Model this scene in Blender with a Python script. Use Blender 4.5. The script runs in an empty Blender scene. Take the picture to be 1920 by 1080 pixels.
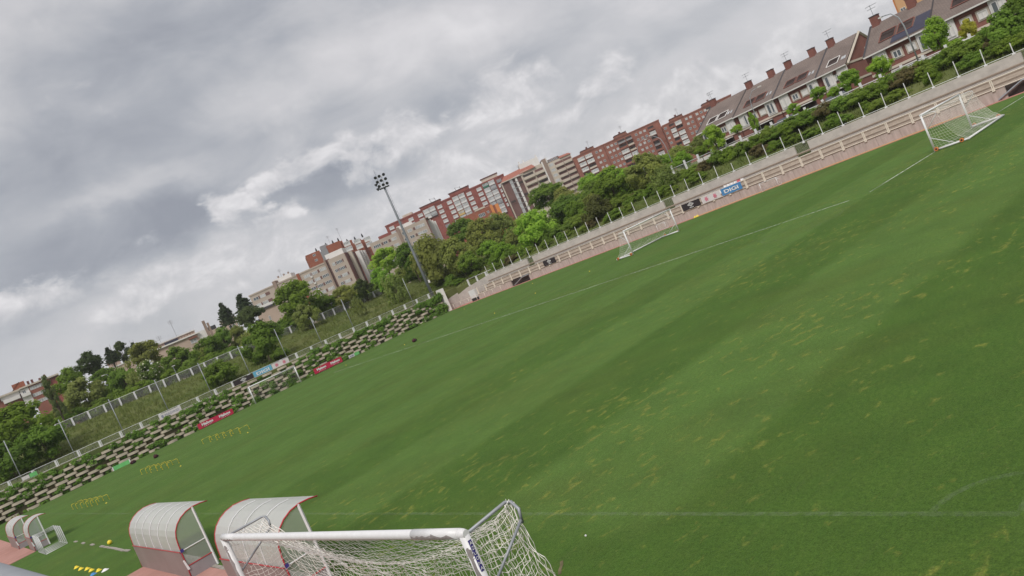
import bpy, bmesh, math, random
from mathutils import Vector, Matrix
import numpy as np
R = math.radians
random.seed(7)
scene = bpy.context.scene
col = scene.collection

# ------------------------------------------------------------------ camera
CAM = Vector((-8.668, -3.918, 5.019))
cr, cu, cf = Vector((0.6970, -0.5942, -0.4031)), Vector((0.3367, -0.2254, 0.9142)), Vector((0.6332, 0.7728, -0.0427))
cf.normalize(); cr = (cr - cf * cr.dot(cf)).normalized(); cu = cr.cross(cf).normalized()
cd = bpy.data.cameras.new('camera'); cd.sensor_width = 36.0; cd.lens = 36.0 * 1450 / 1920
cd.clip_start = 0.05; cd.clip_end = 5000
cam = bpy.data.objects.new('camera', cd); col.objects.link(cam)
cam.matrix_world = Matrix(((cr.x, cu.x, -cf.x, CAM.x), (cr.y, cu.y, -cf.y, CAM.y), (cr.z, cu.z, -cf.z, CAM.z), (0, 0, 0, 1)))
scene.camera = cam

# ------------------------------------------------------------------ world: overcast sky with cloud masses
SUN_EL, SUN_AZ = R(50), R(215)          # direction the light comes from, measured from +X
w = bpy.data.worlds.new('World'); scene.world = w; w.use_nodes = True
wt = w.node_tree; wt.nodes.clear()
def wn(t, **k):
    n = wt.nodes.new(t)
    for a, b in k.items(): setattr(n, a, b)
    return n
def wl(a, b): wt.links.new(a, b)
def wmath(op, a, b=None, c=None, clamp=False):
    n = wn('ShaderNodeMath', operation=op, use_clamp=clamp)
    for i, v in enumerate((a, b, c)):
        if v is None: continue
        if isinstance(v, (int, float)): n.inputs[i].default_value = v
        else: wl(v, n.inputs[i])
    return n.outputs[0]
def wnoise(vec, scale, detail=6, rough=0.55, dist=0.0, lac=2.0):
    n = wn('ShaderNodeTexNoise'); n.inputs['Scale'].default_value = scale; n.inputs['Detail'].default_value = detail
    n.inputs['Roughness'].default_value = rough; n.inputs['Distortion'].default_value = dist; n.inputs['Lacunarity'].default_value = lac
    wl(vec, n.inputs['Vector']); return n
tc = wn('ShaderNodeTexCoord'); sep = wn('ShaderNodeSeparateXYZ'); wl(tc.outputs['Generated'], sep.inputs[0])
az = wmath('ARCTAN2', sep.outputs[1], sep.outputs[0]); el = wmath('ARCSINE', sep.outputs[2])
# cloud masses: noise on the sky sphere, flattened so that masses lie along the horizon
deck = wn('ShaderNodeVectorMath', operation='MULTIPLY'); wl(tc.outputs['Generated'], deck.inputs[0]); deck.inputs[1].default_value = (1.0, 1.0, 1.9)
n1 = wnoise(deck.outputs[0], 2.6, 4, 0.5, 0.3); n2 = wnoise(deck.outputs[0], 7.5, 8, 0.56, 0.5)
uv = wn('ShaderNodeCombineXYZ'); wl(az, uv.inputs[0]); wl(wmath('MULTIPLY', el, 2.2), uv.inputs[1])
nw = wnoise(deck.outputs[0], 6.0, 6, 0.6)
wv = wn('ShaderNodeVectorMath', operation='SUBTRACT'); wl(nw.outputs['Color'], wv.inputs[0]); wv.inputs[1].default_value = (0.5, 0.5, 0.5)
ws = wn('ShaderNodeVectorMath', operation='SCALE'); wl(wv.outputs[0], ws.inputs[0]); ws.inputs['Scale'].default_value = 0.22
wa = wn('ShaderNodeVectorMath', operation='ADD'); wl(uv.outputs[0], wa.inputs[0]); wl(ws.outputs[0], wa.inputs[1])
def blob(a, e, ra, re, amp, soft=1.0):
    m = wn('ShaderNodeVectorMath', operation='SUBTRACT'); wl(wa.outputs[0], m.inputs[0]); m.inputs[1].default_value = (a, e * 2.2, 0)
    k = wn('ShaderNodeVectorMath', operation='MULTIPLY'); wl(m.outputs[0], k.inputs[0]); k.inputs[1].default_value = (1 / ra, 1 / (re * 2.2), 0)
    d = wn('ShaderNodeVectorMath', operation='LENGTH'); wl(k.outputs[0], d.inputs[0])
    r = wn('ShaderNodeMapRange', interpolation_type='SMOOTHERSTEP'); r.inputs[1].default_value = 1.0 - soft * 0.95; r.inputs[2].default_value = 1.0 + soft * 0.5
    r.inputs[3].default_value = amp; r.inputs[4].default_value = 0.0; wl(d.outputs['Value'], r.inputs[0]); return r.outputs[0]
val = wmath('ADD', wmath('MULTIPLY', wmath('SUBTRACT', n1.outputs[0], 0.5), 0.75), wmath('MULTIPLY', wmath('SUBTRACT', n2.outputs[0], 0.5), 0.80))
val = wmath('ADD', val, 0.60)
DARK = [(1.17, .37, .17, .09, -.36), (1.38, .28, .24, .07, -.32), (1.28, .195, .23, .040, -.50), (1.13, .175, .14, .030, -.20), (0.74, .21, .18, .035, -.22), (1.00, .168, .12, .024, -.24), (1.06, .245, .12, .03, -.14), (0.55, .17, .14, .028, -.18)]
LITE = [(0.98, .29, .14, .045, .16), (0.78, .29, .22, .05, .26), (0.50, .21, .25, .06, .16), (1.26, .245, .12, .014, .14), (0.48, .11, .25, .035, .12)]
CUM = [(1.155, .186, .050, .024, 1), (1.075, .196, .075, .026, 1), (0.94, .190, .10, .042, 1), (0.80, .190, .09, .044, 1), (0.665, .150, .075, .040, 1), (1.10, .150, .045, .014, 1), (1.44, .165, .14, .026, 1), (1.27, .128, .14, .026, 1), (1.10, .108, .14, .030, 1), (0.86, .110, .20, .040, 1), (0.55, .085, .32, .035, .9)]
for b in DARK + LITE: val = wmath('ADD', val, blob(*b))
puff = None
for b in CUM:
    q = blob(*b, soft=1.0); puff = q if puff is None else wmath('MAXIMUM', puff, q)
# heaped cumulus: lumpy density, lit from above
def lump(dz):
    o_ = wn('ShaderNodeVectorMath', operation='ADD'); wl(tc.outputs['Generated'], o_.inputs[0]); o_.inputs[1].default_value = (0, 0, dz)
    k = wn('ShaderNodeVectorMath', operation='MULTIPLY'); wl(o_.outputs[0], k.inputs[0]); k.inputs[1].default_value = (1, 1, 1.35)
    return wnoise(k.outputs[0], 15.0, 8, 0.60, 0.35).outputs[0]
n3, n3u = lump(0.0), lump(0.014)
dens = wmath('ADD', puff, wmath('MULTIPLY', wmath('SUBTRACT', n3, 0.5), 2.3))
mk = wn('ShaderNodeMapRange', interpolation_type='SMOOTHSTEP'); wl(dens, mk.inputs[0]); mk.inputs[1].default_value = 0.26; mk.inputs[2].default_value = 0.94
lit = wmath('ADD', 0.79, wmath('MULTIPLY', wmath('SUBTRACT', n3, n3u), 1.5))
lit = wmath('ADD', lit, wmath('MULTIPLY', wmath('SUBTRACT', n2.outputs[0], 0.5), 0.5))
pm_ = wn('ShaderNodeMix', data_type='FLOAT'); wl(wmath('MULTIPLY', mk.outputs[0], 0.86), pm_.inputs[0]); wl(val, pm_.inputs[2]); wl(lit, pm_.inputs[3]); val = wmath('ADD', wmath('MULTIPLY', pm_.outputs[0], 1.0), 0.04)
ramp = wn('ShaderNodeValToRGB'); wl(val, ramp.inputs[0]); cr_ = ramp.color_ramp
cr_.elements[0].position = 0.08; cr_.elements[0].color = (0.255, 0.268, 0.305, 1)
cr_.elements[1].position = 1.0; cr_.elements[1].color = (0.66, 0.645, 0.655, 1)
for p, c in ((0.34, (0.345, 0.357, 0.388, 1)), (0.55, (0.445, 0.447, 0.468, 1)), (0.78, (0.54, 0.53, 0.545, 1))):
    e_ = cr_.elements.new(p); e_.color = c
sky = wn('ShaderNodeTexSky', sky_type='NISHITA'); sky.sun_disc = False; sky.sun_elevation = SUN_EL; sky.sun_rotation = math.pi / 2 - SUN_AZ
cl = wn('ShaderNodeVectorMath', operation='SCALE'); wl(ramp.outputs[0], cl.inputs[0]); cl.inputs['Scale'].default_value = 6.8
mx = wn('ShaderNodeMix', data_type='RGBA'); mx.inputs[0].default_value = 0.965; wl(sky.outputs[0], mx.inputs[6]); wl(cl.outputs[0], mx.inputs[7])
bg = wn('ShaderNodeBackground'); bg.inputs[1].default_value = 0.1; wl(mx.outputs[2], bg.inputs[0])
wo = wn('ShaderNodeOutputWorld'); wl(bg.outputs[0], wo.inputs[0])
sd = bpy.data.lights.new('sun', 'SUN'); sd.energy = 1.5; sd.angle = R(18); sd.color = (1.0, 0.96, 0.90)
sun = bpy.data.objects.new('sun', sd); col.objects.link(sun)
sun.rotation_euler = Vector((math.cos(SUN_AZ) * math.cos(SUN_EL), math.sin(SUN_AZ) * math.cos(SUN_EL), math.sin(SUN_EL))).to_track_quat('Z', 'Y').to_euler()
vs = scene.view_settings; vs.view_transform = 'Standard'; vs.look = 'None'; vs.exposure = 0.82; vs.gamma = 1.0; vs.use_curve_mapping = False
cy = scene.cycles; cy.max_bounces = 6; cy.diffuse_bounces = 4; cy.glossy_bounces = 2; cy.transmission_bounces = 3; cy.transparent_max_bounces = 16; cy.use_denoising = True
cy.caustics_reflective = False; cy.caustics_refractive = False

# ------------------------------------------------------------------ materials
def mat(name, base, rough=0.8, spec=0.3, var=0.15, scale=3.0, bump=0.0, bscale=None, stretch=(1, 1, 1), metal=0.0, second=None, coords='Object', objcol=False, trans=0.0, transp=0.0, detail=5, alt=None):
    m = bpy.data.materials.new(name); m.use_nodes = True; nt = m.node_tree; n = nt.nodes; L = nt.links.new
    b = n['Principled BSDF']; b.inputs['Roughness'].default_value = rough; b.inputs['Specular IOR Level'].default_value = spec; b.inputs['Metallic'].default_value = metal
    t = n.new('ShaderNodeTexCoord'); mp = n.new('ShaderNodeMapping'); mp.inputs['Scale'].default_value = stretch
    if coords == 'World':
        g = n.new('ShaderNodeNewGeometry'); L(g.outputs['Position'], mp.inputs[0])
    else: L(t.outputs['Object'], mp.inputs[0])
    nz = n.new('ShaderNodeTexNoise'); nz.inputs['Scale'].default_value = scale; nz.inputs['Detail'].default_value = detail; nz.inputs['Roughness'].default_value = 0.62; L(mp.outputs[0], nz.inputs['Vector'])
    mr = n.new('ShaderNodeMapRange'); mr.inputs[1].default_value = 0.3; mr.inputs[2].default_value = 0.7; L(nz.outputs[0], mr.inputs[0])
    mix = n.new('ShaderNodeMix'); mix.data_type = 'RGBA'; L(mr.outputs[0], mix.inputs[0])
    s2 = second or tuple(min(1, c * (1 + var)) for c in base)
    s1 = base if second else tuple(c * (1 - var) for c in base)
    mix.inputs[6].default_value = (*s1, 1); mix.inputs[7].default_value = (*s2, 1)
    out = mix.outputs[2]
    if objcol:
        oi = n.new('ShaderNodeObjectInfo'); mm = n.new('ShaderNodeMix'); mm.data_type = 'RGBA'; mm.blend_type = 'MULTIPLY'; mm.inputs[0].default_value = 1
        L(out, mm.inputs[6]); L(oi.outputs['Color'], mm.inputs[7]); out = mm.outputs[2]
    L(out, b.inputs['Base Color'])
    if bump:
        nb = n.new('ShaderNodeTexNoise'); nb.inputs['Scale'].default_value = bscale or scale * 6; nb.inputs['Detail'].default_value = 4; L(mp.outputs[0], nb.inputs['Vector'])
        bp = n.new('ShaderNodeBump'); bp.inputs['Strength'].default_value = bump; bp.inputs['Distance'].default_value = 0.02; L(nb.outputs[0], bp.inputs['Height']); L(bp.outputs[0], b.inputs['Normal'])
    surf = b.outputs[0]; o = n['Material Output']
    if trans:
        tr = n.new('ShaderNodeBsdfTranslucent'); L(out, tr.inputs[0]); ms = n.new('ShaderNodeMixShader'); ms.inputs[0].default_value = trans; L(surf, ms.inputs[1]); L(tr.outputs[0], ms.inputs[2]); surf = ms.outputs[0]
    if transp:
        tp = n.new('ShaderNodeBsdfTransparent'); ms = n.new('ShaderNodeMixShader'); ms.inputs[0].default_value = transp; L(surf, ms.inputs[1]); L(tp.outputs[0], ms.inputs[2]); surf = ms.outputs[0]
    L(surf, o.inputs[0]); return m
M = {}
M['white'] = mat('white_paint', (.70, .70, .71), .45, .4, .05, 4)
M['white_worn'] = mat('worn_white_paint', (.72, .72, .73), .4, .4, scale=9, second=(.66, .65, .66), stretch=(1, 1, 1))
M['bare'] = mat('bare_metal_patch', (.30, .27, .27), .5, .4, .15, 12)
M['steel'] = mat('galvanised_steel', (.30, .315, .34), .5, .4, .12, 5, metal=.25)
M['mast'] = mat('mast_paint', (.185, .20, .22), .5, .4, .08, 1.5)
M['dark'] = mat('dark_metal', (.035, .037, .04), .5, .4, .2, 6)
M['cream'] = mat('cream_concrete', (.47, .41, .34), .9, .2, scale=1.1, second=(.40, .33, .27), bump=.25, bscale=18)
M['stand_wall'] = mat('stained_concrete', (.53, .45, .415), .95, .05, scale=1.6, second=(.38, .315, .285), stretch=(1, 2.2, .35), bump=.2, bscale=14, coords='World')
M['step'] = mat('terrace_concrete', (.50, .43, .365), .95, .05, scale=1.8, second=(.37, .31, .26), stretch=(1, 1, 1.5), bump=.2, bscale=20, coords='World')
M['back_wall'] = mat('grey_concrete', (.55, .505, .47), .95, .05, scale=1.0, second=(.42, .385, .36), bump=.25, bscale=10, stretch=(1, 1, 1.6), coords='World')
M['rail_cream'] = mat('cream_rail_paint', (.76, .68, .59), .6, .3, .1, 3)
M['block'] = mat('trough_block_concrete', (.60, .52, .42), .95, .05, scale=.8, second=(.40, .35, .28), bump=.4, bscale=16, coords='World')
M['soil'] = mat('dark_soil', (.13, .115, .065), 1, .0, .4, 2, bump=.5, bscale=8)
M['red_strip'] = mat('red_clay_strip', (.46, .22, .18), .95, .0, scale=1.4, second=(.40, .20, .165), coords='World', bump=.1)
M['pink_pave'] = mat('pink_paving', (.45, .25, .215), .95, .05, scale=.9, second=(.36, .20, .17), coords='World', bump=.15, bscale=20)
M['kerb'] = mat('kerb_stone', (.30, .275, .24), .9, .2, .2, 3)
M['rope'] = mat('net_rope', (.80, .765, .72), .9, .1, .06, 3)
M['rope_far'] = mat('pale_net_cord', (.74, .72, .66), .9, .1, .05, 3)
M['red_trim'] = mat('red_trim', (.42, .035, .045), .5, .4, .08, 5)
M['yellow'] = mat('yellow_plastic', (.78, .60, .04), .5, .4, .08, 5)
M['orange'] = mat('orange_rubber', (.60, .20, .06), .6, .3, .1, 6)
M['black'] = mat('black_rubber', (.025, .02, .022), .7, .3, .2, 6)
M['maroon'] = mat('maroon_bag_cloth', (.06, .018, .024), .85, .2, .3, 8, bump=.4, bscale=14)
M['blue_sticker'] = mat('blue_sticker', (.055, .045, .22), .5, .3, .05, 3)
M['ink_white'] = mat('white_print', (.78, .77, .78), .6, .3, .03, 3)
M['ink_grey'] = mat('grey_print', (.30, .31, .40), .7, .2, .05, 3)
M['ink_pink'] = mat('pink_red_print', (.66, .20, .28), .7, .2, .1, 6)
M['ban_black'] = mat('black_banner_cloth', (.035, .028, .032), .7, .25, .15, 2)
M['ban_blue'] = mat('blue_banner_cloth', (.075, .24, .50), .7, .25, .06, 1.5)
M['ban_sky'] = mat('light_blue_banner_cloth', (.15, .43, .62), .7, .25, .06, 1.5)
M['ban_white'] = mat('white_banner_cloth', (.66, .62, .63), .75, .2, .05, 1.5)
M['ban_red'] = mat('red_banner_cloth', (.50, .03, .075), .7, .25, .08, 1.2)
M['ban_green'] = mat('green_banner_cloth', (.16, .50, .17), .7, .25, .1, 2)
M['glass'] = mat('window_glass', (.10, .115, .13), .15, .6, .3, .4)
M['glass_l'] = mat('curtained_window_glass', (.40, .41, .42), .25, .5, .35, .5, coords='World')
M['frame'] = mat('white_window_frame', (.62, .61, .60), .6, .3, .05, 2)
M['shutter'] = mat('white_shutter', (.66, .64, .62), .7, .2, .07, 2, stretch=(1, 1, 10))
M['polyc'] = mat('polycarbonate_sheet', (.50, .50, .485), .4, .35, .06, 1.2, transp=.15)
M['polyc_clear'] = mat('clear_end_panel', (.42, .46, .42), .25, .5, .06, 1.5, transp=.52)
M['low_panel'] = mat('dugout_lower_panel', (.23, .175, .165), .55, .4, scale=.9, second=(.27, .215, .205))
M['low_end'] = mat('dugout_end_board', (.29, .26, .27), .7, .3, .1, 2)
M['bench'] = mat('dugout_bench', (.60, .58, .50), .6, .3, .08, 4)
M['seat_red'] = mat('pink_red_plastic_seat', (.60, .13, .16), .5, .4, .05, 4)
M['seat_white'] = mat('white_plastic_seat', (.72, .70, .69), .5, .4, .05, 4)
M['bark'] = mat('bark', (.13, .105, .08), .95, .1, .35, 4, bump=.6, bscale=10, stretch=(1, 1, .3))
M['leaf'] = mat('foliage', (2.0, 1.85, 1.9), .8, .03, scale=.55, second=(2.8, 2.5, 2.3), objcol=True, trans=.62, detail=3)
M['blossom'] = mat('blossom', (.62, .60, .45), .8, .2, .1, 3)
M['ivy'] = mat('ivy_leaves', (.075, .15, .022), .8, .08, scale=.7, second=(.15, .26, .045), trans=.2, coords='World', detail=3)
M['tuft'] = mat('dry_grass', (.115, .165, .040), .9, .0, scale=.16, second=(.185, .20, .065), trans=.25, coords='World', detail=4)
def wire_mat(name, colr, cover):
    m = bpy.data.materials.new(name); m.use_nodes = True; nt = m.node_tree; n = nt.nodes; L = nt.links.new; b = n['Principled BSDF']
    b.inputs['Base Color'].default_value = (*colr, 1); b.inputs['Roughness'].default_value = .5
    g = n.new('ShaderNodeNewGeometry'); tp = n.new('ShaderNodeBsdfTransparent'); ms = n.new('ShaderNodeMixShader')
    fac = None
    for rot in ((1, 1), (1, -1)):
        d = n.new('ShaderNodeVectorMath'); d.operation = 'DOT_PRODUCT'; L(g.outputs['Position'], d.inputs[0]); d.inputs[1].default_value = (rot[0] * 14, rot[0] * 14, rot[1] * 14)
        f = n.new('ShaderNodeMath'); f.operation = 'FRACT'; L(d.outputs['Value'], f.inputs[0])
        c = n.new('ShaderNodeMath'); c.operation = 'LESS_THAN'; L(f.outputs[0], c.inputs[0]); c.inputs[1].default_value = cover
        if fac is None: fac = c.outputs[0]
        else:
            x = n.new('ShaderNodeMath'); x.operation = 'MAXIMUM'; L(fac, x.inputs[0]); L(c.outputs[0], x.inputs[1]); fac = x.outputs[0]
    L(fac, ms.inputs[0]); L(tp.outputs[0], ms.inputs[1]); L(b.outputs[0], ms.inputs[2]); L(ms.outputs[0], n['Material Output'].inputs[0]); return m
M['mesh'] = wire_mat('chain_link_wire', (.38, .38, .36), .085)
M['mesh_dense'] = wire_mat('dense_chain_link_wire', (.34, .33, .33), .15)

def brick_mat(name, c1, c2, mortar, bw, bh):
    m = bpy.data.materials.new(name); m.use_nodes = True; nt = m.node_tree; n = nt.nodes; L = nt.links.new; b = n['Principled BSDF']; b.inputs['Roughness'].default_value = .9; b.inputs['Specular IOR Level'].default_value = .2
    t = n.new('ShaderNodeTexCoord'); s = n.new('ShaderNodeSeparateXYZ'); L(t.outputs['Object'], s.inputs[0])
    a = n.new('ShaderNodeMath'); L(s.outputs[0], a.inputs[0]); L(s.outputs[1], a.inputs[1])
    c = n.new('ShaderNodeCombineXYZ'); L(a.outputs[0], c.inputs[0]); L(s.outputs[2], c.inputs[1])
    k = n.new('ShaderNodeTexBrick'); L(c.outputs[0], k.inputs['Vector']); k.inputs['Color1'].default_value = (*c1, 1); k.inputs['Color2'].default_value = (*c2, 1); k.inputs['Mortar'].default_value = (*mortar, 1)
    k.inputs['Scale'].default_value = 1; k.inputs['Brick Width'].default_value = bw; k.inputs['Row Height'].default_value = bh; k.inputs['Mortar Size'].default_value = .012
    nz = n.new('ShaderNodeTexNoise'); nz.inputs['Scale'].default_value = .35; nz.inputs['Detail'].default_value = 6; L(t.outputs['Object'], nz.inputs['Vector'])
    mr = n.new('ShaderNodeMapRange'); L(nz.outputs[0], mr.inputs[0]); mr.inputs[1].default_value = .3; mr.inputs[2].default_value = .7; mr.inputs[3].default_value = .82; mr.inputs[4].default_value = 1.1
    v = n.new('ShaderNodeVectorMath'); v.operation = 'SCALE'; L(k.outputs[0], v.inputs[0]); L(mr.outputs[0], v.inputs['Scale']); L(v.outputs[0], b.inputs['Base Color']); return m
M['brick_red'] = brick_mat('red_brick', (.29, .102, .070), (.255, .090, .062), (.26, .13, .10), .25, .075)
M['brick_orange'] = brick_mat('orange_brick', (.31, .088, .045), (.27, .08, .042), (.27, .12, .08), .25, .075)
M['brick_crim'] = brick_mat('crimson_brick', (.275, .070, .052), (.24, .062, .046), (.25, .10, .085), .25, .075)
M['brick_house'] = brick_mat('house_brick', (.24, .083, .065), (.20, .07, .055), (.22, .13, .11), .25, .075)
M['brick_brown'] = brick_mat('brown_brick', (.175, .088, .075), (.15, .078, .068), (.16, .10, .09), .25, .075)
M['brick_rust'] = brick_mat('rust_brick', (.15, .055, .05), (.125, .048, .042), (.14, .07, .06), .25, .075)
M['tan'] = mat('tan_render', (.40, .335, .285), .9, .2, .08, .25, stretch=(1, 1, .5))
M['tan_dark'] = mat('brown_panel', (.155, .09, .08), .85, .2, .12, .6)
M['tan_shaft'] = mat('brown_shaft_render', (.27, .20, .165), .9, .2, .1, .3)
M['cream_r'] = mat('cream_render', (.50, .44, .37), .9, .2, .08, .3)
M['beige'] = mat('beige_render', (.44, .34, .28), .9, .2, .08, .3)
M['white_r'] = mat('white_render', (.66, .64, .62), .85, .2, .06, .4)
M['orange_r'] = mat('orange_panel', (.58, .22, .07), .8, .2, .08, .4)
M['ochre_r'] = mat('ochre_render', (.55, .33, .18), .85, .2, .06, .4)
M['green_awn'] = mat('green_awning', (.05, .16, .11), .8, .2, .1, 1)
M['ochre_awn'] = mat('ochre_awning', (.55, .38, .14), .8, .2, .1, 1)
M['grey_awn'] = mat('grey_metal_sheet', (.24, .24, .25), .6, .3, .1, 1)
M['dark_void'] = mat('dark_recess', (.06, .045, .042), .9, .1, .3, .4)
M['tile_or'] = mat('orange_roof_tile', (.32, .125, .09), .85, .2, .12, 2, stretch=(1, 1, 1))
M['tile'] = mat('grey_brown_roof_tile', (.155, .122, .108), .85, .25, .16, 5)
M['tile_dark'] = mat('dark_roof_flashing', (.06, .055, .06), .7, .3, .1, 2)
M['solar'] = mat('solar_panel', (.05, .05, .075), .6, .25, .1, 1)

# pitch turf: mowing stripes of bent grass, worn yellow flecks, mottling
def pitch_mat():
    m = bpy.data.materials.new('pitch_turf'); m.use_nodes = True; nt = m.node_tree; n = nt.nodes; L = nt.links.new; b = n['Principled BSDF']
    b.inputs['Roughness'].default_value = .95; b.inputs['Specular IOR Level'].default_value = .0
    b.inputs['Sheen Weight'].default_value = .14; b.inputs['Sheen Roughness'].default_value = .45; b.inputs['Sheen Tint'].default_value = (.62, .95, .55, 1)
    g = n.new('ShaderNodeNewGeometry'); P = g.outputs['Position']
    def noise(scale, detail=4, rough=.6, st=(1, 1, 1), dist=0):
        mp = n.new('ShaderNodeMapping'); mp.inputs['Scale'].default_value = st; L(P, mp.inputs[0])
        z = n.new('ShaderNodeTexNoise'); z.inputs['Scale'].default_value = scale; z.inputs['Detail'].default_value = detail; z.inputs['Roughness'].default_value = rough; z.inputs['Distortion'].default_value = dist; L(mp.outputs[0], z.inputs['Vector']); return z.outputs[0]
    def mth(op, a, b_=None, clamp=False):
        q = n.new('ShaderNodeMath'); q.operation = op; q.use_clamp = clamp
        for i, v in enumerate((a, b_)):
            if v is None: continue
            if isinstance(v, (int, float)): q.inputs[i].default_value = v
            else: L(v, q.inputs[i])
        return q.outputs[0]
    def rng(v, a, b_, c=0, d=1, smooth=True):
        q = n.new('ShaderNodeMapRange'); q.interpolation_type = 'SMOOTHSTEP' if smooth else 'LINEAR'; L(v, q.inputs[0])
        for i, k in enumerate((a, b_, c, d)): q.inputs[i + 1].default_value = k
        return q.outputs[0]
    def mix(f, a, b_):
        q = n.new('ShaderNodeMix'); q.data_type = 'RGBA'
        if isinstance(f, (int, float)): q.inputs[0].default_value = f
        else: L(f, q.inputs[0])
        for i, v in ((6, a), (7, b_)):
            if isinstance(v, tuple): q.inputs[i].default_value = (*v, 1)
            else: L(v, q.inputs[i])
        return q.outputs[2]
    s = n.new('ShaderNodeSeparateXYZ'); L(P, s.inputs[0])
    wob = mth('MULTIPLY', mth('SUBTRACT', noise(.8, 5), .5), .30)
    yy = mth('ADD', s.outputs[1], wob)
    ph = mth('SINE', mth('MULTIPLY', mth('SUBTRACT', yy, 5.3), math.pi / 5.45))
    stripe = rng(ph, -.22, .22)                                   # 1 = pale stripe
    inpitch = mth('MULTIPLY', rng(s.outputs[0], -1.2, .3), 1.0)
    stripe = mth('MULTIPLY', stripe, inpitch)
    fade = rng(s.outputs[1], 15, 42, 1.0, .32)
    stripe = mth('ADD', .58, mth('MULTIPLY', mth('SUBTRACT', stripe, .58), fade))
    fine = noise(38, 3, .7); mid = noise(3.2, 5, .65); big = noise(.16, 4, .6); streak = noise(2.0, 4, .6, (.25, 2.4, 1))
    dark = mix(mid, (.043, .097, .012), (.068, .112, .018)); pale = mix(mid, (.064, .127, .021), (.090, .144, .031))
    c = mix(stripe, dark, pale)
    c = mix(mth('MULTIPLY', rng(big, .42, .66), .35), c, (.078, .098, .018))
    c = mix(mth('MULTIPLY', rng(streak, .55, .75), .22), c, (.085, .108, .034))
    spots = noise(2.0, 5, .6, (1.0, 1.5, 1), .4); zone = rng(noise(.10, 3, .6), .40, .58); near = rng(s.outputs[1], 36, 12)
    thr = mth('ADD', .545, mth('MULTIPLY', mth('SUBTRACT', 1.0, mth('MULTIPLY', zone, near)), .075))
    fl = rng(mth('SUBTRACT', spots, thr), -.02, .12)
    c = mix(mth('MULTIPLY', fl, .62), c, mix(noise(5, 2), (.17, .20, .02), (.22, .21, .06)))
    speck = rng(noise(7.5, 2, .5), .70, .76)
    c = mix(mth('MULTIPLY', speck, .35), c, (.14, .16, .05))
    gr0 = rng(noise(.55, 5, .62), .28, .72, .84, 1.16, False)
    gr = mth('MULTIPLY', gr0, mth('MULTIPLY', rng(fine, .25, .75, .52, 1.48, False), rng(noise(13, 5, .7), .25, .75, .66, 1.34, False)))
    v = n.new('ShaderNodeVectorMath'); v.operation = 'SCALE'; L(c, v.inputs[0]); L(gr, v.inputs['Scale']); L(v.outputs[0], b.inputs['Base Color'])
    bp = n.new('ShaderNodeBump'); bp.inputs['Strength'].default_value = .5; bp.inputs['Distance'].default_value = .03; L(noise(55, 3, .7), bp.inputs['Height']); L(bp.outputs[0], b.inputs['Normal'])
    return m
M['pitch'] = pitch_mat()
def paint_mat(name, alpha):
    m = bpy.data.materials.new(name); m.use_nodes = True; nt = m.node_tree; n = nt.nodes; L = nt.links.new; b = n['Principled BSDF']
    b.inputs['Base Color'].default_value = (.62, .64, .58, 1); b.inputs['Roughness'].default_value = .9
    g = n.new('ShaderNodeNewGeometry'); z = n.new('ShaderNodeTexNoise'); z.inputs['Scale'].default_value = 7; z.inputs['Detail'].default_value = 5; L(g.outputs['Position'], z.inputs['Vector'])
    z2 = n.new('ShaderNodeTexNoise'); z2.inputs['Scale'].default_value = .35; z2.inputs['Detail'].default_value = 3; L(g.outputs['Position'], z2.inputs['Vector'])
    a = n.new('ShaderNodeMapRange'); L(z.outputs[0], a.inputs[0]); a.inputs[1].default_value = .3; a.inputs[2].default_value = .75; a.inputs[3].default_value = 0; a.inputs[4].default_value = alpha
    k = n.new('ShaderNodeMapRange'); L(z2.outputs[0], k.inputs[0]); k.inputs[1].default_value = .3; k.inputs[2].default_value = .6; k.inputs[3].default_value = .35; k.inputs[4].default_value = 1.2
    q = n.new('ShaderNodeMath'); q.operation = 'MULTIPLY'; q.use_clamp = True; L(a.outputs[0], q.inputs[0]); L(k.outputs[0], q.inputs[1])
    tp = n.new('ShaderNodeBsdfTransparent'); ms = n.new('ShaderNodeMixShader'); L(q.outputs[0], ms.inputs[0]); L(tp.outputs[0], ms.inputs[1]); L(b.outputs[0], ms.inputs[2]); L(ms.outputs[0], n['Material Output'].inputs[0]); return m
M['line'] = paint_mat('pitch_line_paint', 1.25)
M['line_faint'] = paint_mat('worn_pitch_line_paint', .095)
M['ground'] = mat('rough_ground', (.085, .115, .035), .95, .0, scale=.09, second=(.14, .15, .06), coords='World', bump=.5, bscale=3, detail=7)

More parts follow.
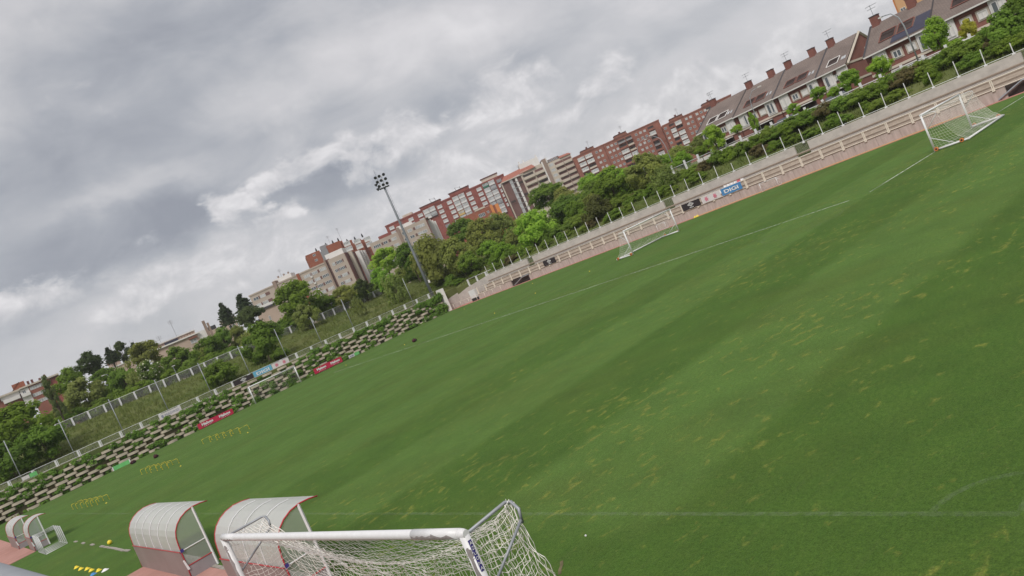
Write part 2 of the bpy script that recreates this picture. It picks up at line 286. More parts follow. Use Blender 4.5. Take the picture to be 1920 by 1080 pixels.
# ------------------------------------------------------------------ mesh helpers
class MB:
    def __init__(s): s.v = []; s.f = []
    def quad(s, *p):
        k = len(s.v); s.v += [tuple(q) for q in p]; s.f.append(tuple(range(k, k + len(p)))); return s
    def box(s, c, d, rot=None):
        hx, hy, hz = d[0] / 2, d[1] / 2, d[2] / 2; k = len(s.v); c = Vector(c)
        for x in (-hx, hx):
            for y in (-hy, hy):
                for z in (-hz, hz):
                    q = Vector((x, y, z))
                    if rot is not None: q = rot @ q
                    s.v.append(tuple(c + q))
        for a in ((0, 1, 3, 2), (4, 6, 7, 5), (0, 4, 5, 1), (2, 3, 7, 6), (0, 2, 6, 4), (1, 5, 7, 3)): s.f.append(tuple(k + i for i in a))
        return s
    def span(s, a, b): return s.box([(a[i] + b[i]) / 2 for i in range(3)], [abs(b[i] - a[i]) for i in range(3)])
    def tube(s, pts, r, n=8, cap=True):
        pts = [Vector(p) for p in pts]; k0 = len(s.v); N = len(pts); up = None
        rr = r if isinstance(r, (list, tuple)) else [r] * N
        for i, p in enumerate(pts):
            t = (pts[min(i + 1, N - 1)] - pts[max(i - 1, 0)])
            if t.length < 1e-9: t = Vector((0, 0, 1))
            t.normalize()
            if up is None: up = Vector((0, 0, 1)) if abs(t.z) < .9 else Vector((1, 0, 0))
            a = t.cross(up)
            if a.length < 1e-6: a = t.cross(Vector((0, 1, 0)))
            a.normalize(); b = t.cross(a); up = -b if False else up
            for j in range(n):
                th = 2 * math.pi * j / n; s.v.append(tuple(p + a * (rr[i] * math.cos(th)) + b * (rr[i] * math.sin(th))))
        for i in range(N - 1):
            for j in range(n):
                s.f.append((k0 + i * n + j, k0 + i * n + (j + 1) % n, k0 + (i + 1) * n + (j + 1) % n, k0 + (i + 1) * n + j))
        if cap: s.f.append(tuple(k0 + j for j in reversed(range(n)))); s.f.append(tuple(k0 + (N - 1) * n + j for j in range(n)))
        return s
    def prism(s, poly, z0, z1):
        k = len(s.v); n = len(poly)
        s.v += [(p[0], p[1], z0) for p in poly] + [(p[0], p[1], z1) for p in poly]
        s.f.append(tuple(reversed(range(k, k + n)))); s.f.append(tuple(range(k + n, k + 2 * n)))
        for i in range(n): s.f.append((k + i, k + (i + 1) % n, k + n + (i + 1) % n, k + n + i))
        return s
    def mesh(s, name):
        me = bpy.data.meshes.new(name); me.from_pydata(s.v, [], s.f); me.update(); return me
    def build(s, name, m, parent=None, smooth=False, mats=None):
        me = s.mesh(name)
        bm = bmesh.new(); bm.from_mesh(me); bmesh.ops.recalc_face_normals(bm, faces=bm.faces); bm.to_mesh(me); bm.free()
        me.materials.append(m)
        if smooth:
            for p in me.polygons: p.use_smooth = len(p.vertices) <= 4
        return link(name, me, parent)
def link(name, me, parent=None):
    o = bpy.data.objects.new(name, me); col.objects.link(o)
    if parent is not None: o.parent = parent
    return o
def tag(o, label, cat, group=None):
    o['label'] = label; o['category'] = cat
    if group: o['group'] = group
    return o
def thing(name, label, cat, loc=(0, 0, 0), rz=0, group=None):
    o = bpy.data.objects.new(name, None); col.objects.link(o); o.location = loc; o.rotation_euler = (0, 0, rz); o.empty_display_size = .2
    return tag(o, label, cat, group)
def struct(o, kind='structure'): o['kind'] = kind; return o
def copy_tree(o, parent=None):
    c = o.copy(); col.objects.link(c); c.parent = parent
    for ch in list(o.children): copy_tree(ch, c)
    return c
def box(name, a, b, m, parent=None): return MB().span(a, b).build(name, M[m], parent)
def tube(name, pts, r, m, parent=None, n=8): return MB().tube(pts, r, n).build(name, M[m], parent, smooth=n > 5)
def arc(c, r, a0, a1, n): return [(c[0] + r * math.cos(a0 + (a1 - a0) * i / n), c[1] + r * math.sin(a0 + (a1 - a0) * i / n)) for i in range(n + 1)]
_txt = {}
def text(s, h, m, parent, loc, rot, width=None, bold=0.0, name='lettering'):
    cu_ = bpy.data.curves.new('t', 'FONT'); cu_.body = s; cu_.size = 1; cu_.offset = bold; cu_.align_x = 'CENTER'; cu_.align_y = 'CENTER'; cu_.resolution_u = 3
    ob = bpy.data.objects.new('t', cu_); col.objects.link(ob); dg = bpy.context.evaluated_depsgraph_get()
    me = bpy.data.meshes.new_from_object(ob.evaluated_get(dg)); bpy.data.objects.remove(ob); bpy.data.curves.remove(cu_)
    xs = [v.co.x for v in me.vertices]; ys = [v.co.y for v in me.vertices]
    cx, cy_ = (min(xs) + max(xs)) / 2, (min(ys) + max(ys)) / 2; k = h / (max(ys) - min(ys)); kx = width / (max(xs) - min(xs)) if width else k
    for v in me.vertices: v.co = ((v.co.x - cx) * kx, (v.co.y - cy_) * k, 0)
    me.materials.clear(); me.materials.append(M[m]); me.name = name
    o = link(name, me, parent); o.location = loc; o.rotation_euler = rot; return o
ORD = ['first', 'second', 'third', 'fourth', 'fifth', 'sixth', 'seventh', 'eighth', 'ninth', 'tenth', 'eleventh', 'twelfth', 'thirteenth', 'fourteenth', 'fifteenth', 'sixteenth', 'seventeenth', 'eighteenth', 'nineteenth', 'twentieth', 'twenty-first', 'twenty-second', 'twenty-third', 'twenty-fourth', 'twenty-fifth', 'twenty-sixth', 'twenty-seventh', 'twenty-eighth', 'twenty-ninth', 'thirtieth', 'thirty-first', 'thirty-second', 'thirty-third', 'thirty-fourth', 'thirty-fifth']

# ------------------------------------------------------------------ ground, pitch, paths
def sm(t): t = max(0., min(1., t)); return t
def hz(x, y):
    a = -.06
    if y > 107.3: a = 3.3 + 4.4 * sm((y - 108) / 27) + max(0, y - 150) * .006
    if x > 70.7: a = max(a, 3.1 + 2.2 * sm((x - 70.7) / 9) + max(0, x - 112) * .012)
    return a
gx = [-1500, -600, -200, -80, -45, -30, -20, -10, 0, 10, 20, 30, 40, 50, 60, 66, 70.68, 70.72] + [71.5 + i * 1.4 for i in range(8)] + [84, 88, 94, 102, 112, 130, 160, 200, 260, 340, 450, 700, 1200, 2500]
gy = [-1500, -600, -200, -80, -40, -20, -5, 5, 15, 25, 35, 45, 55, 65, 75, 85, 95, 102, 107.28, 107.32] + [108 + i * 3 for i in range(10)] + [140, 148, 160, 180, 220, 280, 360, 450, 700, 1200, 2500]
gv = []
for y in gy:
    for x in gx:
        z = hz(x, y); j = 0
        if z > 3.2 and 100 < abs(y) < 200 or 71 < x < 120 and z > 3.2: j = random.uniform(-.12, .12)
        gv.append((x, y, z + j))
nx = len(gx); gf = [(j * nx + i, j * nx + i + 1, (j + 1) * nx + i + 1, (j + 1) * nx + i) for j in range(len(gy) - 1) for i in range(nx - 1)]
me = bpy.data.meshes.new('ground'); me.from_pydata(gv, [], gf); me.update(); me.materials.append(M['ground'])
struct(link('ground', me))
def sheet(name, x0, y0, x1, y1, z, m): return struct(MB().quad((x0, y0, z), (x1, y0, z), (x1, y1, z), (x0, y1, z)).build(name, M[m]))
sheet('football_pitch', -40, -45, 67.0, 107.1, 0, 'pitch')
sheet('clay_walkway', 66.85, -45, 68.3, 107.1, .006, 'red_strip')
sheet('corner_clay_yard', 68.0, 99.5, 70.6, 107.1, .010, 'red_strip')
# dugout pads: pink paving with a kerb of stones on the pitch side
def pad(name, x0, y0, x1, y1): return struct(MB().span((x0, y0, -.05), (x1, y1, .03)).build(name, M['pink_pave']))
pad('dugout_paving', -9.5, 6.0, -3.12, 27.6)
pad('far_dugout_paving', -9.5, 53.5, -4.45, 80)
kb = struct(MB().span((-3.10, 5.5, -.05), (-2.98, 6.0, .04)).build('kerb', M['kerb']))
ksh = None
for i in range(46):
    y = 6.1 + i * .92
    if 28.2 < y < 33.0 or (y > 39.8 and i % 3): continue
    if ksh is None: ksh = MB().box((0, 0, 0), (.13, .88, .12)).mesh('kerb_stone'); ksh.materials.append(M['kerb'])
    o = link('kerb_stone', ksh, kb); o.location = (-3.04 + random.uniform(-.02, .02), y, .0 + random.uniform(-.05, -.02)); o.rotation_euler = (0, 0, random.uniform(-.03, .03))

def ribbon(name, pts, wdt, z, m):
    b = MB(); n = len(pts); L_, R_ = [], []
    for i, p in enumerate(pts):
        a, c = pts[max(0, i - 1)], pts[min(n - 1, i + 1)]; d = Vector((c[0] - a[0], c[1] - a[1])).normalized(); q = Vector((-d.y, d.x)) * wdt / 2
        L_.append((p[0] + q.x, p[1] + q.y, z)); R_.append((p[0] - q.x, p[1] - q.y, z))
    for i in range(n - 1): b.quad(R_[i], R_[i + 1], L_[i + 1], L_[i])
    return struct(b.build(name, M[m]))
ribbon('touchline_marking', [(0, y) for y in (0, 10, 30, 60, 105)], .11, .004, 'line_faint')
ribbon('goal_line_marking', [(x, 0.0) for x in (.06, 10, 30)], .11, .004, 'line_faint')
ribbon('corner_arc_marking', arc((0, 0), 1.0, R(3), R(86), 12), .10, .005, 'line_faint')
ribbon('penalty_line_marking', [(34.6, 16.5), (44, 16.2), (52, 16.1), (64, 15.7)], .12, .004, 'line')
ribbon('centre_training_line_marking', [(33.9, 17.4), (34, 26), (34, 40), (34.6, 62), (35.2, 90)], .12, .004, 'line')
ribbon('far_touchline_marking', [(61.6, 20), (62, 40), (63, 70), (63.4, 100)], .10, .004, 'line_faint')
ribbon('faded_circle_marking', arc((29.6, 18.2), 2.2, 0, R(330), 20), .12, .005, 'line_faint')
ribbon('far_goal_line_marking', [(2, 105.2), (30, 105.3), (60, 105.2)], .12, .004, 'line_faint')
ribbon('worn_divot', [(-1.86, 6.2), (-1.74, 6.32), (-1.62, 6.40), (-1.5, 6.52)], .06, .006, 'soil')

# ------------------------------------------------------------------ planted retaining wall with its fence
wall = thing('retaining_wall', 'long retaining wall of staggered concrete planter blocks overgrown with ivy behind the far goal', 'wall', (0, 0, 0))
WX0, WX1 = -14.0, 67.0
def wy(z): return 106.75 + z * .17
b = MB(); b.quad((WX0, wy(0) + .28, -.1), (WX1, wy(0) + .28, -.1), (WX1, wy(3.3) + .28, 3.3), (WX0, wy(3.3) + .28, 3.3)); b.quad((WX0, wy(3.3) + .28, 3.3), (WX1, wy(3.3) + .28, 3.3), (WX1, 108.2, 3.32), (WX0, 108.2, 3.32)); b.build('soil_fill', M['soil'], wall)
bb = []
for v in range(4):
    rg = random.Random(v); L_ = 1.52; q = MB(); k = len(q.v)
    pr = [(-L_ / 2, 0), (-L_ / 2 + .12, -.26), (-.2, -.34), (.2, -.34), (L_ / 2 - .12, -.26), (L_ / 2, 0), (L_ / 2, .26), (-L_ / 2, .26)]
    pr = [(x + rg.uniform(-.03, .03), y + rg.uniform(-.02, .02)) for x, y in pr]; q.prism(pr, -.155, .155)
    mm = q.mesh('block'); mm.materials.append(M['block']); bb.append(mm)
nblk = 0; pockets = []
for cidx in range(8):
    z = .18 + cidx * .41; x = WX0 + .8 + (1.2 if cidx % 2 else 0)
    while x < WX1 - .5 and nblk < 290:
        if random.random() < .92:
            o = link('block', bb[nblk % 4], wall); o.location = (x + random.uniform(-.05, .05), wy(z) + random.uniform(-.07, .06), z + random.uniform(-.03, .02)); o.rotation_euler = (random.uniform(-.03, .03), random.uniform(-.012, .012), random.uniform(-.03, .03)); nblk += 1
        pockets.append((x + 1.2, z))
        x += 2.4
box('coping', (WX0, 107.42, 3.24), (WX1, 107.86, 3.40), 'cream', wall)
MB().prism([(66.95, 106.5), (67.5, 106.3), (67.6, 107.9), (66.95, 107.9)], -.05, 4.15).build('end_pier', M['white_r'], wall)
lf = thing('wall_fence', 'low wire fence with white posts along the top of the planted wall', 'fence', (0, 107.64, 3.36))
pm = MB().span((-.10, -.06, 0), (.10, .06, .88)).span((.16, -.04, 0), (.24, .04, .88)).mesh('post'); pm.materials.append(M['white'])
x = -13.0
while x < 66.2:
    o = link('post', pm, lf); o.location = (x, 0, 0); x += 2.6
tube('top_rail', [(-13, 0, .86), (66.4, 0, .86)], .028, 'white', lf, 6); tube('bottom_rail', [(-13, 0, .12), (66.4, 0, .12)], .022, 'white', lf, 6)
MB().quad((-13, .02, .1), (66.4, .02, .1), (66.4, .02, .86), (-13, .02, .86)).build('wire_mesh', M['mesh'], lf)
for k in range(11):
    if k == 9: continue
    x = 1.4 + 6.05 * k; h = (5.5, 5.3, 5.25, 5.3, 5.15, 5.2, 5.4, 5.0, 5.7, 5, 5.0)[k]
    o = tag(tube('net_pole', [(0, 0, -.15), (0, 0, h)], .055, 'steel', None, 8), 'thin grey net pole on the planted wall, %s pole counted from the left' % ORD[k if k < 9 else 9], 'pole', 'thin net poles along the planted wall'); o.location = (x, 108.0, 3.38)
uf = thing('embankment_fence', 'wire fence with white posts along the top of the grassy embankment', 'fence', (0, 135, 7.6))
pm2 = MB().span((-.13, -.08, -.3), (.13, .08, 1.45)).mesh('post'); pm2.materials.append(M['white'])
x = 10.6
while x < 73:
    o = link('post', pm2, uf); o.location = (x, 0, random.uniform(-.06, .03)); o.rotation_euler = (0, random.uniform(-.02, .02), 0); x += 2.42
tube('top_rail', [(10.6, 0, 1.43), (73, 0, 1.43)], .035, 'white', uf, 6)
MB().quad((10.6, .03, 0), (73, .03, 0), (73, .03, 1.42), (10.6, .03, 1.42)).build('wire_mesh', M['mesh_dense'], uf)

# ivy on the wall (uncountable leaves: one mass)
def leaf_quads(b, c, n, rad, size, rg, flat=1.0, out=None):
    for _ in range(n):
        d = Vector((rg.gauss(0, 1), rg.gauss(0, 1), rg.gauss(0, 1))); d.normalize(); r = rg.random() ** .45
        p = Vector(c) + Vector((d.x * rad[0], d.y * rad[1], d.z * rad[2])) * r
        o_ = out if out is not None else p.normalized() * .55
        nm = (d * .75 + o_ + Vector((rg.gauss(0, .45), rg.gauss(0, .45), rg.gauss(.35, .45)))).normalized()
        a = nm.cross(Vector((rg.gauss(0, 1), rg.gauss(0, 1), rg.gauss(0, 1)))).normalized(); u = nm.cross(a); s = size * rg.uniform(.6, 1.35)
        b.quad(p - a * s * .5 - u * s * .3, p + a * s * .1 - u * s * .45, p + a * s * .6, p - a * s * .1 + u * s * .45)
rg = random.Random(3); b = MB()
def ivy_amt(x): # how overgrown the wall is along its length
    return .22 + .40 * math.exp(-((x - 24) / 7) ** 2) + .50 * math.exp(-((x - 40) / 8) ** 2) + .35 * math.exp(-((x - 1) / 4) ** 2) + .55 * math.exp(-((x - 64) / 3.5) ** 2) + .25 * math.exp(-((x - 53) / 4) ** 2)
x = WX0
while x < WX1 + .4:
    for z, pz in ((3.15, 1.15), (2.7, .75), (2.0, .45), (1.3, .40), (.6, .50), (.15, .62)):
        if 27.5 < x < 38.5 and z > 2.6: continue
        if rg.random() < ivy_amt(x) * pz * .85:
            s = rg.uniform(.5, 1.0); leaf_quads(b, (x, wy(z) - .22, z + rg.uniform(-.2, .25)), int(120 * s), (.75 * s, .38 * s, .5 * s), .26, rg, out=Vector((0, -.6, .3)))
    x += .42
for (x, z) in pockets:
    if rg.random() < .88 and x < WX1: leaf_quads(b, (x + rg.uniform(-.25, .25), wy(z) - .05, z + .02), rg.randint(14, 70), (.46, .20, .20), .20, rg, out=Vector((0, -.6, .3)))
for xx in range(0, 3): leaf_quads(b, (66.3 - xx * 1.0, 106.9, 3.0 - xx * .2), 240, (.9, .6, .75), .28, rg, out=Vector((0, -.6, .3))); leaf_quads(b, (66.6 - xx * .9, 106.6, 1.0), 160, (.6, .4, .9), .26, rg, out=Vector((0, -.6, .3)))
o = b.build('ivy', M['ivy']); struct(o, 'stuff'); o['label'] = 'green ivy growing in the pockets of the planted wall'

# ------------------------------------------------------------------ concrete stand along the far side
SX = 68.2
stand = thing('concrete_stand', 'low stepped concrete stand with stained front wall along the far touchline', 'stand', (0, 0, 0))
Y0, Y1 = -30.0, 97.5
pan = {}
y = Y0
while y < Y1 - .1:                                          # front wall cast in panels
    if 15.2 < y + 1.15 < 18.6 or 85.0 < y + 1.1 < 89.6: y += 2.3; continue
    if 'p' not in pan: pan['p'] = MB().span((0, .012, -.05), (.22, 2.288, 1.02)).mesh('wall_panel'); pan['p'].materials.append(M['stand_wall'])
    o = link('wall_panel', pan['p'], stand); o.location = (SX + random.uniform(-.006, .006), y, random.uniform(-.006, .006)); y += 2.3
box('wall_coping', (SX - .03, Y0, 1.02), (SX + .30, 14.9, 1.10), 'step', stand); box('wall_coping', (SX - .03, 18.7, 1.02), (SX + .30, 85.1, 1.10), 'step', stand); box('wall_coping', (SX - .03, 89.7, 1.02), (SX + .30, Y1, 1.10), 'step', stand)
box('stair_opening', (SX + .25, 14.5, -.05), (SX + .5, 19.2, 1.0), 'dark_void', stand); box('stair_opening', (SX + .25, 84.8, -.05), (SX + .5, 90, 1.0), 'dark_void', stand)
for i, (x0, x1, z1) in enumerate(((SX + .45, SX + .95, 1.02), (SX + .9, SX + 1.6, 1.42), (SX + 1.55, SX + 2.32, 1.85))): box('step', (x0, Y0, .2), (x1, Y1, z1), 'step', stand)
box('wall_foot_shade', (SX + 2.19, Y0, 1.852), (SX + 2.262, Y1, 1.90), 'dark_void', stand)  # dark strip painting in the shade line at the foot of the back wall
for i in range(3): box('nosing_shade', (SX + .880 + i * .655, Y0, 1.27 + i * .43), (SX + .889 + i * .655, Y1, 1.345 + i * .43), 'tan_shaft', stand)  # darker strips standing in for the shadow gap below each nosing
for i in range(3): box('step_nosing', (SX + .885 + i * .655, Y0, 1.36 + i * .43), (SX + .93 + i * .655, Y1, 1.425 + i * .43), 'cream', stand)
for (a, c) in ((Y0, 16.3), (16.9, 37.5), (39.1, 56.6), (58.1, 85.2), (86.6, 97.5)): box('back_wall', (SX + 2.26, a, 1.7), (SX + 2.5, c, 3.16), 'back_wall', stand)
tube('stair_parapet', [(SX - .06, 19.0, .08), (SX - .06, 16.9, .95), (SX - .06, 12, .95)], .10, 'steel', stand, 4)
tube('stair_parapet', [(SX - .06, 88.9, .10), (SX - .06, 86.5, .85), (SX - .06, 84.8, .92)], .09, 'steel', stand, 4)
wing = tag(MB().quad((70.45, 97.4, -.05), (70.45, 107.3, -.05), (70.45, 107.3, 1.9), (70.45, 104, 2.5), (70.45, 97.4, 3.1)).quad((70.45, 97.4, 3.1), (70.45, 104, 2.5), (70.45, 107.3, 1.9), (70.75, 107.3, 1.9), (70.75, 104, 2.5), (70.75, 97.4, 3.1)).build('wing_wall', M['back_wall']), 'sloping grey concrete wing wall closing the end of the stand near the mast', 'wall')
cw = tag(MB().quad((67.55, 107.15, -.05), (70.6, 107.15, -.05), (70.6, 107.15, 2.3), (67.55, 107.15, 1.9)).quad((67.55, 107.15, 1.9), (70.6, 107.15, 2.3), (70.6, 107.5, 2.3), (67.55, 107.5, 1.9)).build('corner_wall', M['back_wall']), 'short grey concrete wall between the white end pier and the wing wall', 'wall')
rail = thing('stand_railing', 'cream painted two-bar railing on the front wall of the stand', 'railing', (SX - .03, 0, 0))
pm = MB().span((-.05, -.10, .93), (.03, -.03, 1.98)).span((-.05, .03, .93), (.03, .10, 1.98)).box((-.03, 0, .97), (.10, .24, .10)).mesh('post'); pm.materials.append(M['rail_cream'])
y = 19.1 - 2.33 * 14
while y < 99:
    if not (15.2 < y < 17.8): o = link('post', pm, rail); o.location = (0, y, 0)
    y += 2.33
for (a, c) in ((Y0, 98.0),): tube('lower_rail', [(-.02, a, 1.10), (-.02, c, 1.06)], .035, 'rail_cream', rail, 6); tube('upper_rail', [(-.02, a, 1.97), (-.02, c, 1.90)], .045, 'rail_cream', rail, 6)
er = thing('end_railing', 'white low railing on the clay yard at the far end of the stand', 'railing', (67.3, 0, 0))
for y in (98.2, 100.6, 103.0, 105.2): tube('post', [(0, y, -.05), (0, y, .92)], .035, 'rail_cream', er, 6)
tube('rail', [(0, 91, .95), (0, 106, .90)], .035, 'rail_cream', er, 6)
for y in (91.4, 93.6, 95.9): tube('post', [(0, y, -.05), (0, y, .94)], .03, 'rail_cream', er, 6)
cab = thing('utility_cabinet', 'white metal cabinet on dark legs at the far end of the stand', 'cabinet', (68.35, 100.3, 0))
box('body', (0, -.85, .5), (.5, .85, 1.9), 'white_r', cab); box('plinth', (.03, -.8, -.05), (.47, .8, .5), 'dark', cab); box('door', (-.03, -.8, .56), (0, -.02, 1.84), 'white', cab); box('door', (-.03, .02, .56), (0, .8, 1.84), 'white', cab)
# fence on the back wall: rail and tall slim poles
bf = thing('stand_back_fence', 'row of tall slim white poles with a rail on top of the stand back wall', 'fence', (SX + 2.38, 0, 3.16))
pp = MB().tube([(0, 0, 0), (0, 0, 1.55)], .04, 6).span((-.10, -.12, -.06), (.10, .12, .10)).mesh('pole'); pp.materials.append(M['white'])
ps = MB().tube([(0, 0, 0), (0, 0, 1.05)], .04, 6).span((-.10, -.12, -.06), (.10, .12, .10)).mesh('pole'); ps.materials.append(M['white'])
y = 17.4 - 2.278 * 18
i = -18
while y < 97.5:
    o = link('pole', ps if i in (0, 13) else pp, bf); o.location = (0, y, 0); o.rotation_euler = (random.uniform(-.02, .02), random.uniform(-.02, .02), 0); y += 2.278; i += 1
tube('rail', [(0, Y0, .12), (0, 97, .10)], .028, 'white', bf, 6)
for y in (16.6, 38.3, 57.3, 85.9): MB().quad((.02, y - .7, -1.2), (.02, y + .7, -1.2), (.02, y + .7, .1), (.02, y - .7, .1)).build('gap_mesh', M['mesh'], bf)
for y in (97.6, 100.4, 103): box('end_post', (-.12, y - .1, -.6), (.12, y + .1, .62), 'white', bf)
tube('end_rail', [(0, 96, .62), (0, 103, .60)], .035, 'white', bf, 6)
# bucket seats behind the blue banner
def seat_mesh():
    q = MB(); q.span((-.21, -.2, 0), (.21, .2, .06)); n = 8
    pr = [(-.21 + .42 * i / n, .05 * math.sin(math.pi * i / n)) for i in range(n + 1)]
    for i in range(n): q.quad((pr[i][0], -.20 - pr[i][1], .03), (pr[i + 1][0], -.20 - pr[i + 1][1], .03), (pr[i + 1][0], -.26 - pr[i + 1][1], .40), (pr[i][0], -.26 - pr[i][1], .40)); q.quad((pr[i][0], -.23 - pr[i][1], .03), (pr[i + 1][0], -.23 - pr[i + 1][1], .03), (pr[i + 1][0], -.29 - pr[i + 1][1], .40), (pr[i][0], -.29 - pr[i][1], .40))
    return q
sm_ = {c: seat_mesh().mesh('seat_shell') for c in ('seat_red', 'seat_white')}
for c in sm_: sm_[c].materials.append(M[c])
for row, (z, cols_) in enumerate(((1.85, 'wwwwrw'), (1.42, 'wwwwrw'))):
    for k, cc in enumerate(cols_):
        c = 'seat_red' if cc == 'r' and row == 0 or (row == 1 and k == 2) else 'seat_white'
        o = tag(link('bucket_seat', sm_[c]), '%s plastic bucket seat, %s from the left in the %s row behind the blue banner' % ('pink-red' if c == 'seat_red' else 'white', ORD[k], 'upper' if row == 0 else 'lower'), 'seat', 'bucket seats on the stand')
        o.location = (SX + (1.95 if row == 0 else 1.25), 48.75 - k * .48 + row * .35, z); o.rotation_euler = (0, 0, R(90))
# hose lying along the foot of the wall
o = tag(tube('hose', [(67.95 + .12 * math.sin(y * .55) + .08 * math.sin(y * 1.7), y, .03) for y in [22 + i * .5 for i in range(62)]], .014, 'yellow', None, 5), 'thin yellow-orange hose lying on the clay strip at the foot of the stand', 'hose')

# ------------------------------------------------------------------ banners
def banner(label, loc, rz, wdt, hgt, m, cat='banner', name='advertising_banner'):
    t = thing(name, label, cat, loc, rz); b = MB(); n = 14; ph = random.random() * 6
    f = lambda x: .012 * math.sin(x * 3.1 + ph) + .008 * math.sin(x * 7 + ph)
    for i in range(n):
        a, c = wdt * i / n, wdt * (i + 1) / n; ya, yc = f(a), f(c); sa, sc = -.012 * math.sin(i * 1.1), -.012 * math.sin((i + 1) * 1.1)
        b.quad((a, ya, sa), (c, yc, sc), (c, yc, hgt), (a, ya, hgt)); b.quad((a, ya + .015, sa), (c, yc + .015, sc), (c, yc + .015, hgt), (a, ya + .015, hgt)); b.quad((a, ya, hgt), (c, yc, hgt), (c, yc + .015, hgt), (a, ya + .015, hgt))
    b.build('cloth', M[m], t); return t
UP = (R(90), 0, 0)
def rhomb(b, cx, cz, hw, hh, t, y=-.03):
    o_ = [(cx - hw, cz), (cx, cz - hh), (cx + hw, cz), (cx, cz + hh)]; k = 1 - t
    i_ = [(cx + (x - cx) * k, cz + (z - cz) * k) for x, z in o_]
    for a in range(4): c = (a + 1) % 4; b.quad((o_[a][0], y, o_[a][1]), (o_[c][0], y, o_[c][1]), (i_[c][0], y, i_[c][1]), (i_[a][0], y, i_[a][1]))
def diamond_banner(label, loc, rz, w_=2.75, h_=.82):
    t = banner(label, loc, rz, w_, h_, 'ban_black'); b = MB(); rhomb(b, w_ * .5, h_ * .63, .48, .25, .26); rhomb(b, w_ * .5, h_ * .63, .24, .125, .42); b.build('emblem', M['ink_white'], t)
    text('umbro', .16, 'ink_white', t, (w_ * .5, -.032, h_ * .20), UP, .62, .02); return t
def word_banner(label, loc, rz, m, w_=2.8, h_=.82):
    t = banner(label, loc, rz, w_, h_, m); text('DIGI', h_ * .50, 'ink_white', t, (w_ * .5, -.034, h_ * .48), UP, w_ * .70, .03); return t
def crest_banner(label, loc, rz, w_=2.75, h_=.80):
    t = banner(label, loc, rz, w_, h_, 'ban_white'); rg = random.Random(5)
    for cx in (w_ * .27, w_ * .72):
        b = MB(); cz = h_ * .52
        for a in (-1, 1): b.quad((cx - .16, -.032, cz + .24 * a), (cx - .10, -.032, cz + .27 * a), (cx + .20, -.032, cz - .24 * a), (cx + .13, -.032, cz - .27 * a))
        for j in range(3): b.quad((cx - .19 + j * .13, -.034, cz - .20), (cx - .12 + j * .13, -.034, cz - .23), (cx - .10 + j * .13, -.034, cz + .22), (cx - .17 + j * .13, -.034, cz + .2))
        b.quad((cx - .26, -.033, cz - .03), (cx + .26, -.033, cz - .06), (cx + .26, -.033, cz + .01), (cx - .26, -.033, cz + .05)); b.build('crest', M['ink_pink'], t)
    return t
def star_banner(label, loc, w_, h_=.76):
    t = banner(label, loc, 0, w_, h_, 'ban_red')
    for cx in (w_ * .265, w_ * .755):
        text('Mahou', .36, 'ink_white', t, (cx, -.032, h_ * .60), UP, 1.6, .045)
        b = MB()
        for j in range(5):
            x = cx - .5 + j * .25; pts = []
            for a in range(10):
                r = .075 if a % 2 == 0 else .034; pts.append((x + r * math.sin(a * math.pi / 5), -.032, h_ * .20 + r * math.cos(a * math.pi / 5)))
            b.quad(*pts)
        b.build('stars', M['ink_white'], t)
    return t
RS = R(-90)
diamond_banner('black banner with white double-diamond emblem hung beside the pink crest banner', (SX - .12, 53.95, 1.12), RS); crest_banner('white banner with two pink crests between black and blue banners on the stand', (SX - .12, 50.95, 1.10), RS)
word_banner('blue banner with big white letters on the stand railing below red and white seats', (SX - .12, 48.05, 1.12), RS, 'ban_blue'); diamond_banner('lone black banner with white emblem far along the stand railing', (SX - .12, 80.8, 1.10), RS)
diamond_banner('black banner with white emblem on the wall fence left of the light blue banner', (28.75, 107.5, 3.34), 0, 3.0, .76); word_banner('light blue banner with white letters on the wall fence above the far goal', (31.85, 107.5, 3.34), 0, 'ban_sky', 2.95, .84); crest_banner('white banner with two pink crests on the wall fence right of the light blue banner', (34.85, 107.5, 3.34), 0, 2.75, .80)
star_banner('red banner with white lettering and stars at the wall foot left of the far goal', (21.6, 106.25, .06), 5.1); star_banner('red banner with white lettering and stars at the wall foot right of the far goal', (39.9, 106.25, .10), 4.95, .84)
t = banner('white banner with grey shield and lettering on the wall fence above the ivy', (18.0, 107.5, 3.28), 0, 3.0, .84, 'ban_white'); text('MADRID', .28, 'ink_grey', t, (1.75, -.034, .47), UP, 1.95); b = MB(); b.quad(*[(x, -.034, z) for x, z in ((.28, .62), (.28, .34), (.42, .2), (.56, .34), (.56, .62))]); b.build('shield', M['ink_grey'], t)
t = banner('small white and green folded banner at the wall foot right of the red one', (46.0, 106.2, .05), 0, 1.95, .46, 'ban_white'); MB().quad((1.05, -.035, 0), (1.97, -.035, 0), (1.97, -.035, .47), (1.05, -.035, .47)).build('green_half', M['ban_green'], t); MB().quad((.25, -.035, .12), (.42, -.035, .12), (.42, -.035, .34), (.25, -.035, .34)).quad((.5, -.035, .14), (.9, -.035, .14), (.9, -.035, .34), (.5, -.035, .34)).build('grey_print', M['ink_grey'], t)
t = banner('bright green banner with white ends leaning at the left wall foot', (10.3, 106.1, .0), R(-6), 2.0, .52, 'ban_green'); box('white_end', (-.10, -.06, 0), (.03, .03, .5), 'white', t); box('white_end', (1.97, -.06, 0), (2.1, .03, .55), 'white', t)
banner('small white board on the wall fence at the far left', (1.35, 107.5, 3.55), 0, .8, .42, 'ban_white', 'board', 'small_board'); banner('small green board on the wall fence at the far left', (2.2, 107.5, 3.5), 0, .8, .5, 'ban_green', 'board', 'small_board')

